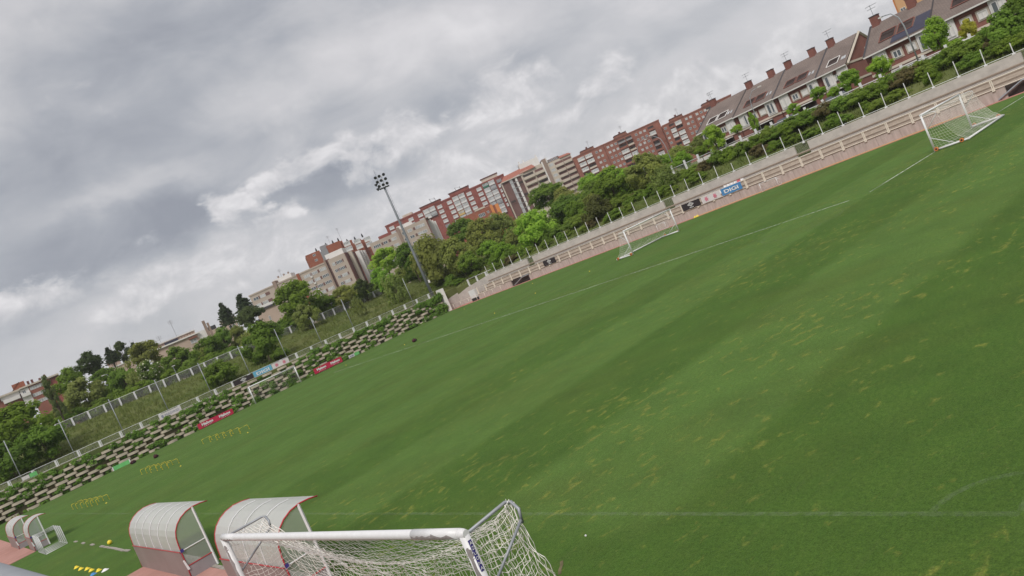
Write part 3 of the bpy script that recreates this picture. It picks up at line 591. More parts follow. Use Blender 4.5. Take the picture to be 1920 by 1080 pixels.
# ------------------------------------------------------------------ goals
def net(b, fn, ns, nt, r, sides=3):
    P = [[fn(i / ns, j / nt) for i in range(ns + 1)] for j in range(nt + 1)]
    for j in range(nt + 1): b.tube(P[j], r, sides, False)
    for i in range(ns + 1): b.tube([P[j][i] for j in range(nt + 1)], r, sides, False)
def lerp(a, b, t): return tuple(a[k] + (b[k] - a[k]) * t for k in range(len(a)))
def polyat(pts, t):
    L_ = [math.dist(pts[i], pts[i + 1]) for i in range(len(pts) - 1)]; T = sum(L_) * t
    for i, l in enumerate(L_):
        if T <= l or i == len(L_) - 1: return lerp(pts[i], pts[i + 1], T / l if l else 0)
        T -= l
def goal(label, loc, rz, portable, depth, top=.85, nr=.0045, W=7.32, H=2.44, r=.066, name='football_goal'):
    t = thing(name, label, 'goal', loc, rz)
    for x in (0, W): tube('post', [(x, 0, 0), (x, 0, H + r)], r, 'white', t, 10)
    tube('crossbar', [(-r, 0, H + r), (W + r, 0, H + r)], r, 'white', t, 10)
    wm = MB().tube([(-.05, 0, 0), (.05, 0, 0)], .125, 14).mesh('wheel'); wm.materials.append(M['orange'])
    hm = MB().tube([(-.058, 0, 0), (.058, 0, 0)], .06, 10).mesh('hub'); hm.materials.append(M['black'])
    for x, sx in ((0, -1), (W, 1)):
        if portable:
            tube('side_bar', [(x, 0, .09), (x, depth, .09)], .065, 'white', t, 8)
            for y in (.16, depth - .35):
                o = link('wheel', wm, t); o.location = (x + sx * .12, y, .15); h = link('hub', hm, o)
            tube('lower_stay', [(x, 0, .95), (x, depth * .62, .12)], .022, 'white', t, 6)
        tube('upper_stay', [(x, 0, H), (x, top * .8, H + .02), (x, top, H - .06), (x, top, H - .22), (x, .02, 1.45)], .022, 'white', t, 6)
    if portable: tube('back_bar', [(0, depth, .09), (W, depth, .09)], .065, 'white', t, 8)
    pr = [(.03, H), (top, H - .03), (top + (depth - top) * .22, H * .55), (top + (depth - top) * .55, H * .22), (depth, .06)]
    b = MB()
    def back(s, u):
        y, z = polyat(pr, u); sag = math.sin(math.pi * s) ** .6; top_f = max(0, 1 - abs(u - .22) / .3)
        return (W * s, y - .10 * sag * top_f, z - .16 * sag * top_f + .02 * math.sin(s * 30 + u * 9))
    net(b, back, 46, 26, nr)
    for x in (0, W):
        def side(s, u, x=x): y, z = polyat(pr, u); return (x + .02 * math.sin(u * 20), y * s, max(.05, z))
        net(b, side, 8, 18, nr)
    b.build('net', M['rope_far'], t); return t
goal('white portable goal with orange wheels at right, its back towards the camera', (51.45, 16.15, 0), R(180), True, 2.05)
goal('white portable goal with orange wheels in midfield facing right', (48.2, 46.4, 0), R(-3.5), True, 2.4)
goal('white goal standing against the planted wall at the far end', (29.75, 105.5, 0), 0, False, 1.0, .7, .0022, r=.082)
def mini_goal(label, loc, rz, W=1.9, H=.92, D=.75):
    t = thing('mini_goal', label, 'goal', loc, rz, 'mini goals')
    for x in (0, W): tube('post', [(x, 0, 0), (x, 0, H)], .03, 'white', t, 6); tube('side_bar', [(x, 0, .03), (x, D, .03), (x, D * .9, .55), (x, 0, H)], .022, 'white', t, 6)
    tube('crossbar', [(0, 0, H), (W, 0, H)], .03, 'white', t, 6); tube('back_bar', [(0, D, .03), (W, D, .03)], .022, 'white', t, 6)
    b = MB(); pr = [(0, H), (D * .9, .55), (D, .03)]
    net(b, lambda s, u: (W * s, *polyat(pr, u)), 12, 8, .005); b.build('net', M['rope_far'], t); return t
mini_goal('small white training goal in front of the stand right of the blue banner', (67.3, 42.7, 0), RS, 2.1, .95, .7); mini_goal('small white training goal against the stand seen through the midfield goal', (67.3, 58.0, 0), RS, 1.35, .84, .5)

# near goal, facing the camera with its slack net behind
ng = thing('near_goal', 'large white goal with chipped paint and slack net in the foreground', 'goal', (0, 0, 0))
GX0, GY0, GX1, GY1, GH = -5.02, 10.81, -4.63, 3.46, 2.44          # left post, right post
tube('post', [(GX0, GY0, 0), (GX0, GY0, GH - .02)], .06, 'white_worn', ng, 14); tube('post', [(GX1, GY1, 0), (GX1, GY1, GH - .02)], .06, 'white_worn', ng, 14)
A_, B_ = Vector((GX0, GY0, GH)), Vector((GX1, GY1, GH)); gd = (B_ - A_).normalized()
tube('crossbar', [A_ - gd * .05, A_ + gd * .02, B_ - gd * .02, B_ + gd * .05], [.045, .06, .06, .045], 'white_worn', ng, 16)
tube('joint_sleeve', [A_ + gd * .02, A_ + gd * .62], .0635, 'white_worn', ng, 16); tube('joint_sleeve', [B_ - gd * 1.0, B_ - gd * .06], .0635, 'white_worn', ng, 16)
# chipped patches: curved flakes lying on the bar and post
def chip(p, ax, side, up, r, L_, a0, a1, seed):
    rg = random.Random(seed); b = MB(); n = 14; rows = []
    for i in range(n + 1):
        s = L_ * i / n; lo = a0 + rg.uniform(-.10, .10); hi = a1 + rg.uniform(-.30, .30); k = math.sin(math.pi * min(1, max(.02, i / n))) ** .35; mid_ = (lo + hi) / 2; lo, hi = mid_ + (lo - mid_) * k, mid_ + (hi - mid_) * k
        rows.append([tuple(Vector(p) + ax * s + side * (r * math.cos(lo + (hi - lo) * j / 4)) + up * (r * math.sin(lo + (hi - lo) * j / 4))) for j in range(5)])
    for i in range(n):
        for j in range(4): b.quad(rows[i][j], rows[i + 1][j], rows[i + 1][j + 1], rows[i][j + 1])
    b.build('chipped_paint', M['bare'], ng, True)
sd_ = Vector((-1, -.05, 0)).normalized(); upz = Vector((0, 0, 1))
chip(B_ - gd * .98, gd, sd_, upz, .0645, .86, -.55, .25, 2); chip(A_ + gd * .1, gd, sd_, upz, .0645, .5, -.8, -.1, 4)
for q, (px, py) in enumerate(((GX0, GY0), (GX1, GY1))):
    vx, vy = Vector((-.55, -.83, 0)).normalized(), Vector((.83, -.55, 0)).normalized()
    chip((px, py, GH - .14), Vector((0, 0, -1)), vx, vy, .0612, .16, -.9, .1, 11 + q); chip((px, py, GH - .28), Vector((0, 0, -1)), vx, vy, .0612, 1.6, -1.15, .25, 17 + q)
st = thing('tmp', 'x', 'x'); bpy.data.objects.remove(st)
# blue maker's sticker on the right post
b = MB(); n = 8; vx, vy = Vector((-.46, -.89, 0)).normalized(), Vector((.89, -.46, 0)).normalized(); stk = []
for i in range(n + 1):
    a = .10 + .72 * i / n; d = (vx * math.cos(a) + vy * math.sin(a)) * .0625; stk.append(d)
for i in range(n): b.quad((GX1 + stk[i].x, GY1 + stk[i].y, GH - .44), (GX1 + stk[i + 1].x, GY1 + stk[i + 1].y, GH - .44), (GX1 + stk[i + 1].x, GY1 + stk[i + 1].y, GH - .07), (GX1 + stk[i].x, GY1 + stk[i].y, GH - .07))
o = b.build('sticker', M['blue_sticker'], ng)
md = stk[n // 2] * 1.05
for i, ch in enumerate('AZUONA'): text(ch, .040, 'ink_white', o, (GX1 + md.x, GY1 + md.y, GH - .105 - i * .060), (R(90), 0, math.atan2(md.y, md.x) + R(90)), .034, .01)
S0, S1 = Vector((-4.28, 10.62, GH)), Vector((-3.92, 3.50, GH))      # tips of the net supports
for P_, S_, sgn in ((A_, S0, 1), (B_, S1, -1)):
    d = (S_ - P_); e = Vector((gd.x, gd.y, 0)) * .16 * (1 if sgn < 0 else 1)
    tube('net_support', [P_ + Vector((.04, 0, -.02)), P_ + d * .93, S_ + e * .3 + Vector((0, 0, -.02)), S_ + e + Vector((-.02, 0, -.10)), S_ + e + Vector((-.05, 0, -.26))], .022, 'steel', ng, 8)
    tube('diagonal_strut', [S_ + e + Vector((-.05, 0, -.22)), Vector((P_.x + .05, P_.y, 1.74))], .018, 'steel', ng, 8)
b = MB(); rgn = random.Random(12)
def sagline(s): q = S0.lerp(S1, s); k = 4 * s * (1 - s); return Vector((q.x + .05 * k, q.y, GH - .05 - .86 * k ** .85))
def jit(v, a=.018): return (v[0] + rgn.uniform(-a, a), v[1] + rgn.uniform(-a, a), v[2] + rgn.uniform(-a, a))
def topn(s, u):
    a = A_.lerp(B_, s); c = sagline(s); k = 4 * s * (1 - s); p = a.lerp(c, u); return jit((p.x, p.y, p.z - .10 * math.sin(math.pi * u) * (k + .15) - .02), .014)
net(b, topn, 72, 13, .0034)
def backn(s, u):
    a = sagline(s); k = 4 * s * (1 - s); f = Vector((-2.8 + .15 * math.sin(s * 5), GY0 + .1 + (GY1 - GY0 - .35) * s, .02)); p = a.lerp(f, u ** .92); return jit((p.x - .38 * math.sin(math.pi * u), p.y, p.z - .30 * math.sin(math.pi * u) * (1 - .4 * k)), .022)
net(b, backn, 72, 28, .0034)
def fold(s, u): p = Vector(sagline(s)); return jit((p.x - .10 + .16 * u, p.y, p.z + .02 - .34 * u - .05 * math.sin(s * 40)), .03)
net(b, fold, 56, 7, .0036)
for P_, S_ in ((A_, S0), (B_, S1)):
    F_ = Vector((-2.9, S_.y + (.2 if P_ is A_ else -.2), .02))
    def sidn(s, u, P_=P_, S_=S_, F_=F_):
        front = P_.lerp(Vector((P_.x, P_.y, .02)), u); rear = S_.lerp(F_, u ** .95); rear.x -= .45 * math.sin(math.pi * u); p = front.lerp(rear, s)
        return jit((p.x, p.y + .05 * math.sin(u * 7 + s * 5), p.z - .08 * math.sin(math.pi * s) * (1 - u)), .02)
    net(b, sidn, 12, 26, .0034)
for k in range(5): # gathered hem along the right side
    b.tube([jit(Vector(S1).lerp(Vector((-2.75, 3.3, .03)), t) + Vector((-.42 * math.sin(math.pi * t), .10 * math.sin(t * 9 + k), 0)), .03) for t in [i / 22 for i in range(23)]], .005, 3, False)
b.build('net', M['rope'], ng)

# ------------------------------------------------------------------ dugouts
PROF = [(1.28, 1.84), (1.07, 1.885), (.84, 1.90), (.61, 1.86), (.41, 1.77), (.25, 1.64), (.14, 1.48), (.08, 1.31), (.055, 1.12), (.04, .86)]
def dugout(label, x0, ya, yb, npan, seat=True):
    t = thing('dugout', label, 'dugout', (x0, ya, 0), 0); L_ = yb - ya
    for k in range(npan):
        b = MB(); a, c = L_ * k / npan + .002, L_ * (k + 1) / npan - .002
        for i in range(len(PROF) - 1): b.quad((PROF[i][0], a, PROF[i][1]), (PROF[i][0], c, PROF[i][1]), (PROF[i + 1][0], c, PROF[i + 1][1]), (PROF[i + 1][0], a, PROF[i + 1][1]))
        b.build('roof_panel', M['polyc'], t, True)
    for k in range(1, npan): tube('roof_rib', [(x - .012, L_ * k / npan, z + .014) for x, z in PROF[1:]], .012, 'white', t, 5)
    b = MB(); b.span((.0, .02, 0), (.035, L_ - .02, .86)); b.build('back_board', M['low_panel'], t)
    tube('red_edge', [(-.005, 0, .87), (-.005, L_, .87)], .014, 'red_trim', t, 5)
    for y in (0, L_):
        tube('red_arch', [(x, y, z) for x, z in PROF] + [(.03, y, .4), (0.0, y, .02)], .018, 'red_trim', t, 6)
        tube('front_post', [(.82, y, 0), (.82, y, 1.9)], .038, 'white', t, 4); tube('mid_rail', [(.05, y, .88), (.82, y, .88)], .018, 'white', t, 5); tube('red_edge', [(.02, y, .40), (.82, y, .40)], .016, 'red_trim', t, 5)
        MB().quad((.03, y, .02), (.82, y, .02), (.82, y, .39), (.03, y, .39)).quad((.03, y + .02, .02), (.82, y + .02, .02), (.82, y + .02, .39), (.03, y + .02, .39)).build('end_board', M['low_end'], t)
        pts = [(x, y + .005, z) for x, z in PROF if x <= .84] + [(.035, y + .005, .41), (.82, y + .005, .41)]; MB().quad(*pts).build('end_panel', M['polyc_clear'], t)
    box('bench', (.14, .15, .36), (.5, L_ - .15, .42), 'bench', t); box('bench_back', (.07, .15, .48), (.11, L_ - .15, .80), 'bench', t)
    for k in range(3): box('bench_leg', (.2, .3 + k * (L_ - .65) / 2, 0), (.42, .36 + k * (L_ - .65) / 2, .36), 'steel', t)
    MB().quad((.0, -.035, .30), (.07, -.035, .30), (.02, -.035, .62), (-.03, -.035, .62)).build('white_tag', M['ink_white'], t)
    MB().quad((.02, -.036, .84), (.12, -.036, .84), (.12, -.036, .94), (.02, -.036, .94)).build('blue_tag', M['blue_sticker'], t)
    return t
dugout('curved polycarbonate dugout with six roof panels and red edges, left of the foreground goal', -3.70, 21.2, 27.7, 6)
dugout('curved polycarbonate dugout with red edges partly behind the foreground goal net', -3.70, 12.8, 17.3, 4)
dugout('small distant curved dugout next to the stacked mini goals', -4.42, 53.7, 56.6, 3); dugout('most distant curved dugout at the left edge on pink paving', -4.70, 60.3, 66.0, 5)
for k in range(4):
    y = 48.5 + k * .85; t = thing('stacked_mini_goal', 'white mini goal frame in the nested stack beside the distant dugout, %s from the camera' % ORD[k], 'goal', (-4.45, y, 0), 0, 'nested mini goals')
    W_ = 1.15; fr = [(0, 0, .04), (0, 0, 1.12), (W_, 0, 1.12), (W_, 0, .04)]
    tube('front_frame', fr + [fr[0]], .028, 'white', t, 6)
    for x in (0, W_): tube('side_frame', [(x, 0, 1.12), (x, .35, 1.1), (x, .75, .05), (x, 0, .04)], .014, 'white', t, 6)
    tube('back_bar', [(0, .75, .05), (W_, .75, .05)], .014, 'white', t, 6)
wb = thing('white_bench', 'white slatted bench on the pink paving at the far left edge', 'bench', (-6.2, 66, 0)); 
for k in range(4): box('slat', (-.25 + k * .13, -2, .44), (-.15 + k * .13, 2, .48), 'white', wb)
for k in range(3): box('back_slat', (-.34 - k * .03, -2, .58 + k * .14), (-.31 - k * .03, 2, .68 + k * .14), 'white', wb)
for y in (-1.7, 0, 1.7): box('leg', (-.3, y - .03, 0), (.25, y + .03, .44), 'steel', wb)

# ------------------------------------------------------------------ training kit on the grass
def hurdle_parts():
    t = thing('hurdle', 'h', 'hurdle'); W_, H_ = .88, .44
    tube('hoop', [(-W_ / 2, 0, .02), (-W_ / 2, 0, H_ - .06), (-W_ / 2 + .06, 0, H_), (W_ / 2 - .06, 0, H_), (W_ / 2, 0, H_ - .06), (W_ / 2, 0, .02)], .016, 'yellow', t, 6)
    for x in (-W_ / 2, W_ / 2): tube('foot', [(x, -.16, .02), (x, .16, .02)], .016, 'yellow', t, 6)
    return t
proto = None
for nm, (xa, ya, xb, yb, n) in {'nearest the dugouts': (1.7, 65.4, 1.15, 73.6, 6), 'between the two other rows': (7.75, 67.2, 7.35, 75.4, 6), 'nearest the left red banner': (14.1, 66.4, 13.5, 75.8, 6)}.items():
    for k in range(n):
        if proto is None: proto = hurdle_parts(); o = proto
        else: o = copy_tree(proto)
        s = k / (n - 1) + random.uniform(-.02, .02); o.location = (xa + (xb - xa) * s + random.uniform(-.06, .06), ya + (yb - ya) * s, 0); o.rotation_euler = (0, 0, random.uniform(-.08, .08)); o['label'] = 'yellow training hurdle, %s from the right in the row %s' % (ORD[k], nm); o['group'] = 'yellow training hurdles'
dm = MB(); 
for i in range(14):
    a0, a1 = 2 * math.pi * i / 14, 2 * math.pi * (i + 1) / 14
    for r0, z0, r1, z1 in ((.15, .0, .12, .015), (.12, .015, .045, .075), (.045, .075, .035, .06)): dm.quad((r0 * math.cos(a0), r0 * math.sin(a0), z0), (r0 * math.cos(a1), r0 * math.sin(a1), z0), (r1 * math.cos(a1), r1 * math.sin(a1), z1), (r1 * math.cos(a0), r1 * math.sin(a0), z1))
dcol = {}
for c in ('yellow', 'ink_white', 'ban_blue'):
    q = dm.mesh('marker_disc'); q.materials.append(M[c]); dcol[c] = q
def disc(x, y, c, label, group=None): o = tag(link('marker_disc', dcol[c]), label, 'marker', group); o.location = (x, y, .006); return o
for k, (x, y) in enumerate(((-4.6, 36.7), (-4.6, 35.5), (-4.5, 34.5), (-4.5, 33.5), (-4.4, 32.4))): disc(x, y, 'yellow', 'yellow marker disc in the short row left of the dugout, %s from the left' % ORD[k], 'row of yellow discs').scale = (.85, .85, 1.2)
disc(-4.65, 32.2, 'ban_blue', 'dark blue marker disc beside the row of yellow discs'); disc(-4.3, 31.6, 'ink_white', 'whitish marker disc at the right end of the row of yellow discs')
for k, (x, y, lb) in enumerate(((47.5, 52.1, 'yellow disc on the grass left of the midfield goal'), (59.6, 75.0, 'yellow disc on the far grass below the lone black banner'), (44.8, 58.1, 'yellow disc on the grass near the centre line left of midfield goal'), (39.2, 58.7, 'pale disc on the grass at the far end of the centre line'), (59.4, 91.6, 'pale disc on the grass near the white end pier'), (39.0, 77.3, 'pale disc on the grass just left of the lone dark bag'), (38.8, 93.4, 'yellow disc on the grass in front of the right red banner'), (1.5, 63.1, 'yellow disc at the right end of the hurdle row nearest the dugouts'), (7.3, 63.1, 'yellow disc at the right end of the middle hurdle row'), (13.2, 63.1, 'yellow disc at the right end of the farthest hurdle row'))):
    disc(x, y, 'yellow', lb.replace('pale', 'small yellow')).scale = (.5, .5, .6)
def ball(name, x, y, r, m, label, cat='ball'):
    bm = bmesh.new(); bmesh.ops.create_icosphere(bm, subdivisions=3, radius=r); q = bpy.data.meshes.new(name); bm.to_mesh(q); bm.free(); q.materials.append(M[m])
    for p in q.polygons: p.use_smooth = True
    o = tag(link(name, q), label, cat); o.location = (x, y, r); return o
ball('training_ball', -2.8, 38.5, .11, 'yellow', 'yellow ball on the grass left of the six-panel dugout'); ball('golf_ball', -.75, 6.63, .018, 'ink_white', 'tiny white ball on the grass right of the foreground goal')
def bag(x, y, s, rz, label):
    t = thing('kit_bag', label, 'bag', (x, y, 0), rz, 'dark kit bags'); bm = bmesh.new(); bmesh.ops.create_icosphere(bm, subdivisions=3, radius=1); rg = random.Random(int(x * 10))
    for v in bm.verts:
        c = v.co; k = 1 + .12 * math.sin(c.x * 7 + x) * math.cos(c.y * 5) + .06 * math.sin(c.z * 11); c.x *= .62 * k; c.y *= .40 * k; c.z = max(-.9, c.z) * .34 * k + .30
    q = bpy.data.meshes.new('bag_body'); bm.to_mesh(q); bm.free(); q.materials.append(M['maroon']); 
    for p in q.polygons: p.use_smooth = True
    link('bag_body', q, t); tube('strap', [(-.4, 0, .55), (-.2, .05, .74), (.2, .05, .74), (.4, 0, .55)], .03, 'black', t, 6); box('side_pocket', (-.25, -.46, .1), (.25, -.34, .42), 'black', t); t.scale = (s, s, s); return t
bag(11.7, 101.2, .62, .3, 'dark bag at the wall foot right of the bright green banner'); bag(11.9, 90.4, .62, 1.2, 'dark bag on the grass in front of the green banner'); bag(38.3, 73.7, .60, .5, 'lone dark maroon bag far out on the grass')
t = thing('cone_pile', 'small pile of yellow cones at the foot of the stand left of the crest banner', 'cones', (67.2, 51.9, 0))
for k in range(5):
    a = k * 1.3; MB().tube([(.22 * math.cos(a), .22 * math.sin(a), 0), (.22 * math.cos(a) + .03, .22 * math.sin(a), .20)], [.10, .02], 10).build('cone', M['yellow'], t)

# ------------------------------------------------------------------ floodlight mast
ms_ = thing('floodlight_mast', 'tall grey floodlight mast at the corner of wall and stand', 'mast', (66.0, 107.9, 3.3), R(-35))
tube('mast_pole', [(0, 0, 0), (0, 0, 8), (0, 0, 14), (0, 0, 20.6)], [.27, .23, .20, .17], 'mast', ms_, 12); box('base_plate', (-.6, -.6, -.1), (.6, .6, .05), 'cream', ms_)
tube('ladder_rail', [(.42, 0, 2.5), (.34, 0, 20.4)], .02, 'steel', ms_, 4); box('junction_box', (.3, -.2, 2.6), (.62, .1, 3.1), 'white_r', ms_)
for z in (4, 6, 8, 10, 12, 14, 16, 18): box('ladder_bracket', (.2, -.03, z), (.42, .03, z + .06), 'steel', ms_)
box('head_platform', (-.9, -.4, 20.6), (.9, .45, 20.74), 'dark', ms_)
for z in (21.15, 21.95, 22.7): tube('lamp_bar', [(-.85, 0, z), (.85, 0, z)], .04, 'white_r', ms_, 5)
for x in (-.5, .25): tube('lamp_upright', [(x, 0, 20.7), (x, 0, 22.8)], .04, 'white_r', ms_, 5)
tube('lightning_rod', [(-.5, .1, 22.7), (-.5, .1, 24.1)], .02, 'dark', ms_, 4)
fm = MB().tube([(0, .30, .02), (0, .05, 0), (0, -.18, -.05)], [.10, .20, .27], 14).mesh('floodlight'); fm.materials.append(M['dark'])
fl_ = MB().tube([(0, -.185, -.05), (0, -.19, -.051)], .23, 14).mesh('lens'); fl_.materials.append(M['dark'])
for z in (21.2, 22.0, 22.8):
    for x in (-.75, 0.0, .75):
        o = link('floodlight', fm, ms_); o.location = (x + random.uniform(-.05, .05), -.25, z); o.rotation_euler = (R(14), 0, random.uniform(-.3, .3)); link('lens', fl_, o)
for z in (20.85, 21.65):
    o = link('floodlight', fm, ms_); o.location = (-1.1, .1, z); o.rotation_euler = (R(14), 0, R(-75)); link('lens', fl_, o)

# ------------------------------------------------------------------ terrace railing right beside the camera
rt = thing('viewing_rail', 'blurred grey metal handrail crossing the bottom left corner', 'railing', (0, 0, 0))
tube('handrail', [(-8.60, -3.7, 4.90), (-8.68, -1.0, 4.90), (-8.89, 6.0, 4.90)], .024, 'steel', rt, 12)
tube('lower_rail', [(-8.60, -3.7, 4.40), (-8.89, 6.0, 4.40)], .016, 'steel', rt, 8)
for y in (.2, 2.2, 4.2, 6.0): tube('rail_post', [(-8.71 - .03 * y, y, 3.4), (-8.71 - .03 * y, y, 4.89)], .022, 'steel', rt, 8)
struct(MB().prism([(-30, -40), (-8.5, -40), (-8.5, 7), (-30, 7)], -.05, 3.4).build('viewing_terrace', M['back_wall']))

# ------------------------------------------------------------------ buildings
WC = {}
def block_at(name, label, cat, P0, P1, z0, group=None):
    P0, P1 = Vector(P0), Vector(P1); d = P1 - P0
    t = thing(name, label, cat, (P0.x, P0.y, z0), math.atan2(d.y, d.x), group); t['_z0'] = z0; return t, d.length
def win(t, s, z, w_=1.5, h_=1.2, fr='frame', gl='glass', name='window', y=0.0, mull=1):
    k = (round(w_, 2), round(h_, 2), fr, gl, mull)
    if k not in WC:
        f = .09; q = MB(); q.span((-w_ / 2, -.10, -h_ / 2), (-w_ / 2 + f, 0, h_ / 2)).span((w_ / 2 - f, -.10, -h_ / 2), (w_ / 2, 0, h_ / 2)).span((-w_ / 2 + f, -.10, h_ / 2 - f), (w_ / 2 - f, 0, h_ / 2)).span((-w_ / 2 + f, -.10, -h_ / 2), (w_ / 2 - f, 0, -h_ / 2 + f))
        for i in range(mull): x = -w_ / 2 + w_ * (i + 1) / (mull + 1); q.span((x - .05, -.09, -h_ / 2 + f), (x + .05, 0, h_ / 2 - f))
        a = q.mesh('window'); a.materials.append(M[fr]); c = MB().quad((-w_ / 2 + f, -.04, -h_ / 2 + f), (w_ / 2 - f, -.04, -h_ / 2 + f), (w_ / 2 - f, -.04, h_ / 2 - f), (-w_ / 2 + f, -.04, h_ / 2 - f)).mesh('pane'); c.materials.append(M[gl]); WC[k] = (a, c)
    o = link(name, WC[k][0], t); o.location = (s, y, z - t['_z0']); link('pane', WC[k][1], o); return o
def slab(t, name, s0, s1, y0, y1, z0, z1, m): return box(name, (s0, y0, z0 - t['_z0']), (s1, y1, z1 - t['_z0']), m, t)
def glazed(t, s, z, w_, h_, m='frame', out=.7):
    k = ('g', w_, h_, m, out)
    if k not in WC:
        q = MB().span((-w_ / 2, -out, -h_ / 2), (w_ / 2, 0, -h_ / 2 + h_ * .40)).span((-w_ / 2, -out, h_ / 2 - .18), (w_ / 2, 0, h_ / 2))
        for i in range(5): x = -w_ / 2 + (w_ - .14) * i / 4 + .07; q.span((x - .07, -out, -h_ / 2 + h_ * .4), (x + .07, -out + .1, h_ / 2 - .18))
        a = q.mesh('glazed_balcony'); a.materials.append(M[m]); c = MB().span((-w_ / 2 + .05, -out + .04, -h_ / 2 + h_ * .38), (w_ / 2 - .05, -.02, h_ / 2 - .17)).mesh('pane'); c.materials.append(M['glass_l']); WC[k] = (a, c)
    o = link('glazed_balcony', WC[k][0], t); o.location = (s, 0, z - t['_z0']); link('pane', WC[k][1], o); return o
def antenna(t, s, y, z, h):
    z -= t['_z0']; b = MB().tube([(s, y, z), (s, y, z + h)], .05, 4)
    for k in range(4): b.tube([(s - .7, y, z + h - .15 - k * .3), (s + .7, y, z + h - .15 - k * .3)], .03, 4)
    b.build('antenna', M['grey_awn'], t)
rgb = random.Random(21)
# tan block left of the mast
t, L_ = block_at('apartment_block', 'tan apartment block with brown window panels left of the mast', 'building', (114.4, 302.3), (146.8, 274.3), 6)
slab(t, 'wall', 0, 34.3, 0, 12, 6, 31.7, 'tan'); slab(t, 'wall', 35.4, 42.6, -.6, 12, 6, 32.0, 'tan'); slab(t, 'shaft', 34.0, 35.6, .6, 12, 6, 32.4, 'tan_dark'); slab(t, 'shaft', 33.6, 34.3, -.5, .0, 6, 32.6, 'tan_shaft')
slab(t, 'shaft', 11.0, 12.4, -.7, 3, 6, 33.0, 'tan_shaft'); slab(t, 'shaft', 21.2, 22.3, -.5, 3, 6, 31.9, 'brick_orange')
slab(t, 'rooftop_room', 10.6, 18.4, 3, 9, 31.7, 33.7, 'white_r'); slab(t, 'rooftop_room', 34.4, 42.0, 2, 9, 32, 34.4, 'white_r'); slab(t, 'parapet', -.15, 34.2, -.2, 0, 31.2, 31.8, 'tan')
slab(t, 'side_wall', 42.62, 43.0, -.5, 5.5, 6, 32.0, 'brick_rust'); slab(t, 'side_bay', 42.62, 44.4, 5.6, 7.4, 6, 32.0, 'cream_r'); slab(t, 'side_wall', 42.7, 43.1, 7.5, 18, 6, 32.2, 'brick_rust')
for k in range(3): slab(t, 'white_bay', 43.4 + k * .1, 45.2 + k * .5, 17.6 + k * 3, 20.2 + k * 3, 6, 32.0 - k * .2, 'white_r')
for f, z in enumerate((29.45, 26.6, 23.8, 21.0, 18.2, 15.4)):
    for (s, w_) in ((2.2, 2.2), (5.2, 2.4), (19.5, 2.0), (25.2, 3.0) if f == 0 else (25.4, 2.0), (28.3, 2.6), (32.0, 2.8), (37.0, 1.3), (39.4, 2.6)):
        if f > 3 and s < 24: continue
        win(t, s, z, w_, 1.25, 'frame', rgb.choice(['glass', 'glass_l', 'glass_l']), y=-.6 if s > 35.4 else 0, mull=3 if w_ > 2.2 else 1)
    for (s, w_) in ((3.7, .7), (7.4, 1.9), (26.8, .9), (30.0, .8), (37.9, .7), (40.9, .7)): slab(t, 'brown_panel', s - w_ / 2, s + w_ / 2, -.66 if s > 35.4 else -.06, -.6 if s > 35.4 else 0, z - .62, z + .62, 'tan_dark')
    if f < 4: slab(t, 'air_conditioner', 26.2 + f * .3, 27.0 + f * .3, -.45, -.07, z - 1.35, z - .75, 'white_r')
for s in (12.5, 15, 17): slab(t, 'chimney', s, s + .6, 4, 4.6, 33.7, 34.6, 'tan_shaft')
antenna(t, 14, 5, 33.6, 3.5)
# tan block behind the mast
t, L_ = block_at('apartment_block', 'tan apartment block with brown end wall rising right behind the mast', 'building', (162.0, 278.5), (182.3, 263.9), 6)
slab(t, 'wall', -.4, 12.2, 0, 12, 6, 32.2, 'tan'); slab(t, 'shaft', 12.2, 13.4, -.8, 12, 6, 33.8, 'tan_shaft'); slab(t, 'wall', 13.4, 25.2, -.3, 12, 6, 32.7, 'tan'); slab(t, 'rooftop_room', 12.6, 19.4, 2, 8, 32.7, 34.4, 'white_r')
slab(t, 'side_wall', 25.25, 25.6, -.2, 9, 6, 32.6, 'brick_brown'); slab(t, 'roof_edge', 25.2, 26.6, -.4, 10, 32.6, 32.9, 'tan_shaft')
for k in range(3): slab(t, 'white_bay', 25.7, 27.2 + k * .9, 9.1 + k * 3.0, 12.0 + k * 3.0, 6, 32.3 - k * .5, 'white_r')
for f, z in enumerate((30.1, 27.3, 24.5, 21.7)):
    for (s, w_) in ((2.2, 3.2), (6.0, 1.8), (9.9, 2.2), (14.6, 1.5), (17.3, 1.9), (22.0, 4.2)): win(t, s, z + (.5 if s > 13 else 0), w_, 1.25, 'frame', rgb.choice(['glass', 'glass_l', 'glass_l']), y=-.3 if s > 13.3 else 0, mull=3 if w_ > 2 else 1)
    for (s, w_) in ((4.6, .8), (7.9, .9), (19.3, .9)): slab(t, 'brown_panel', s - w_ / 2, s + w_ / 2, -.37 if s > 13.3 else -.06, -.3 if s > 13.3 else 0, z - .6 + (.5 if s > 13 else 0), z + .6 + (.5 if s > 13 else 0), 'tan_dark')
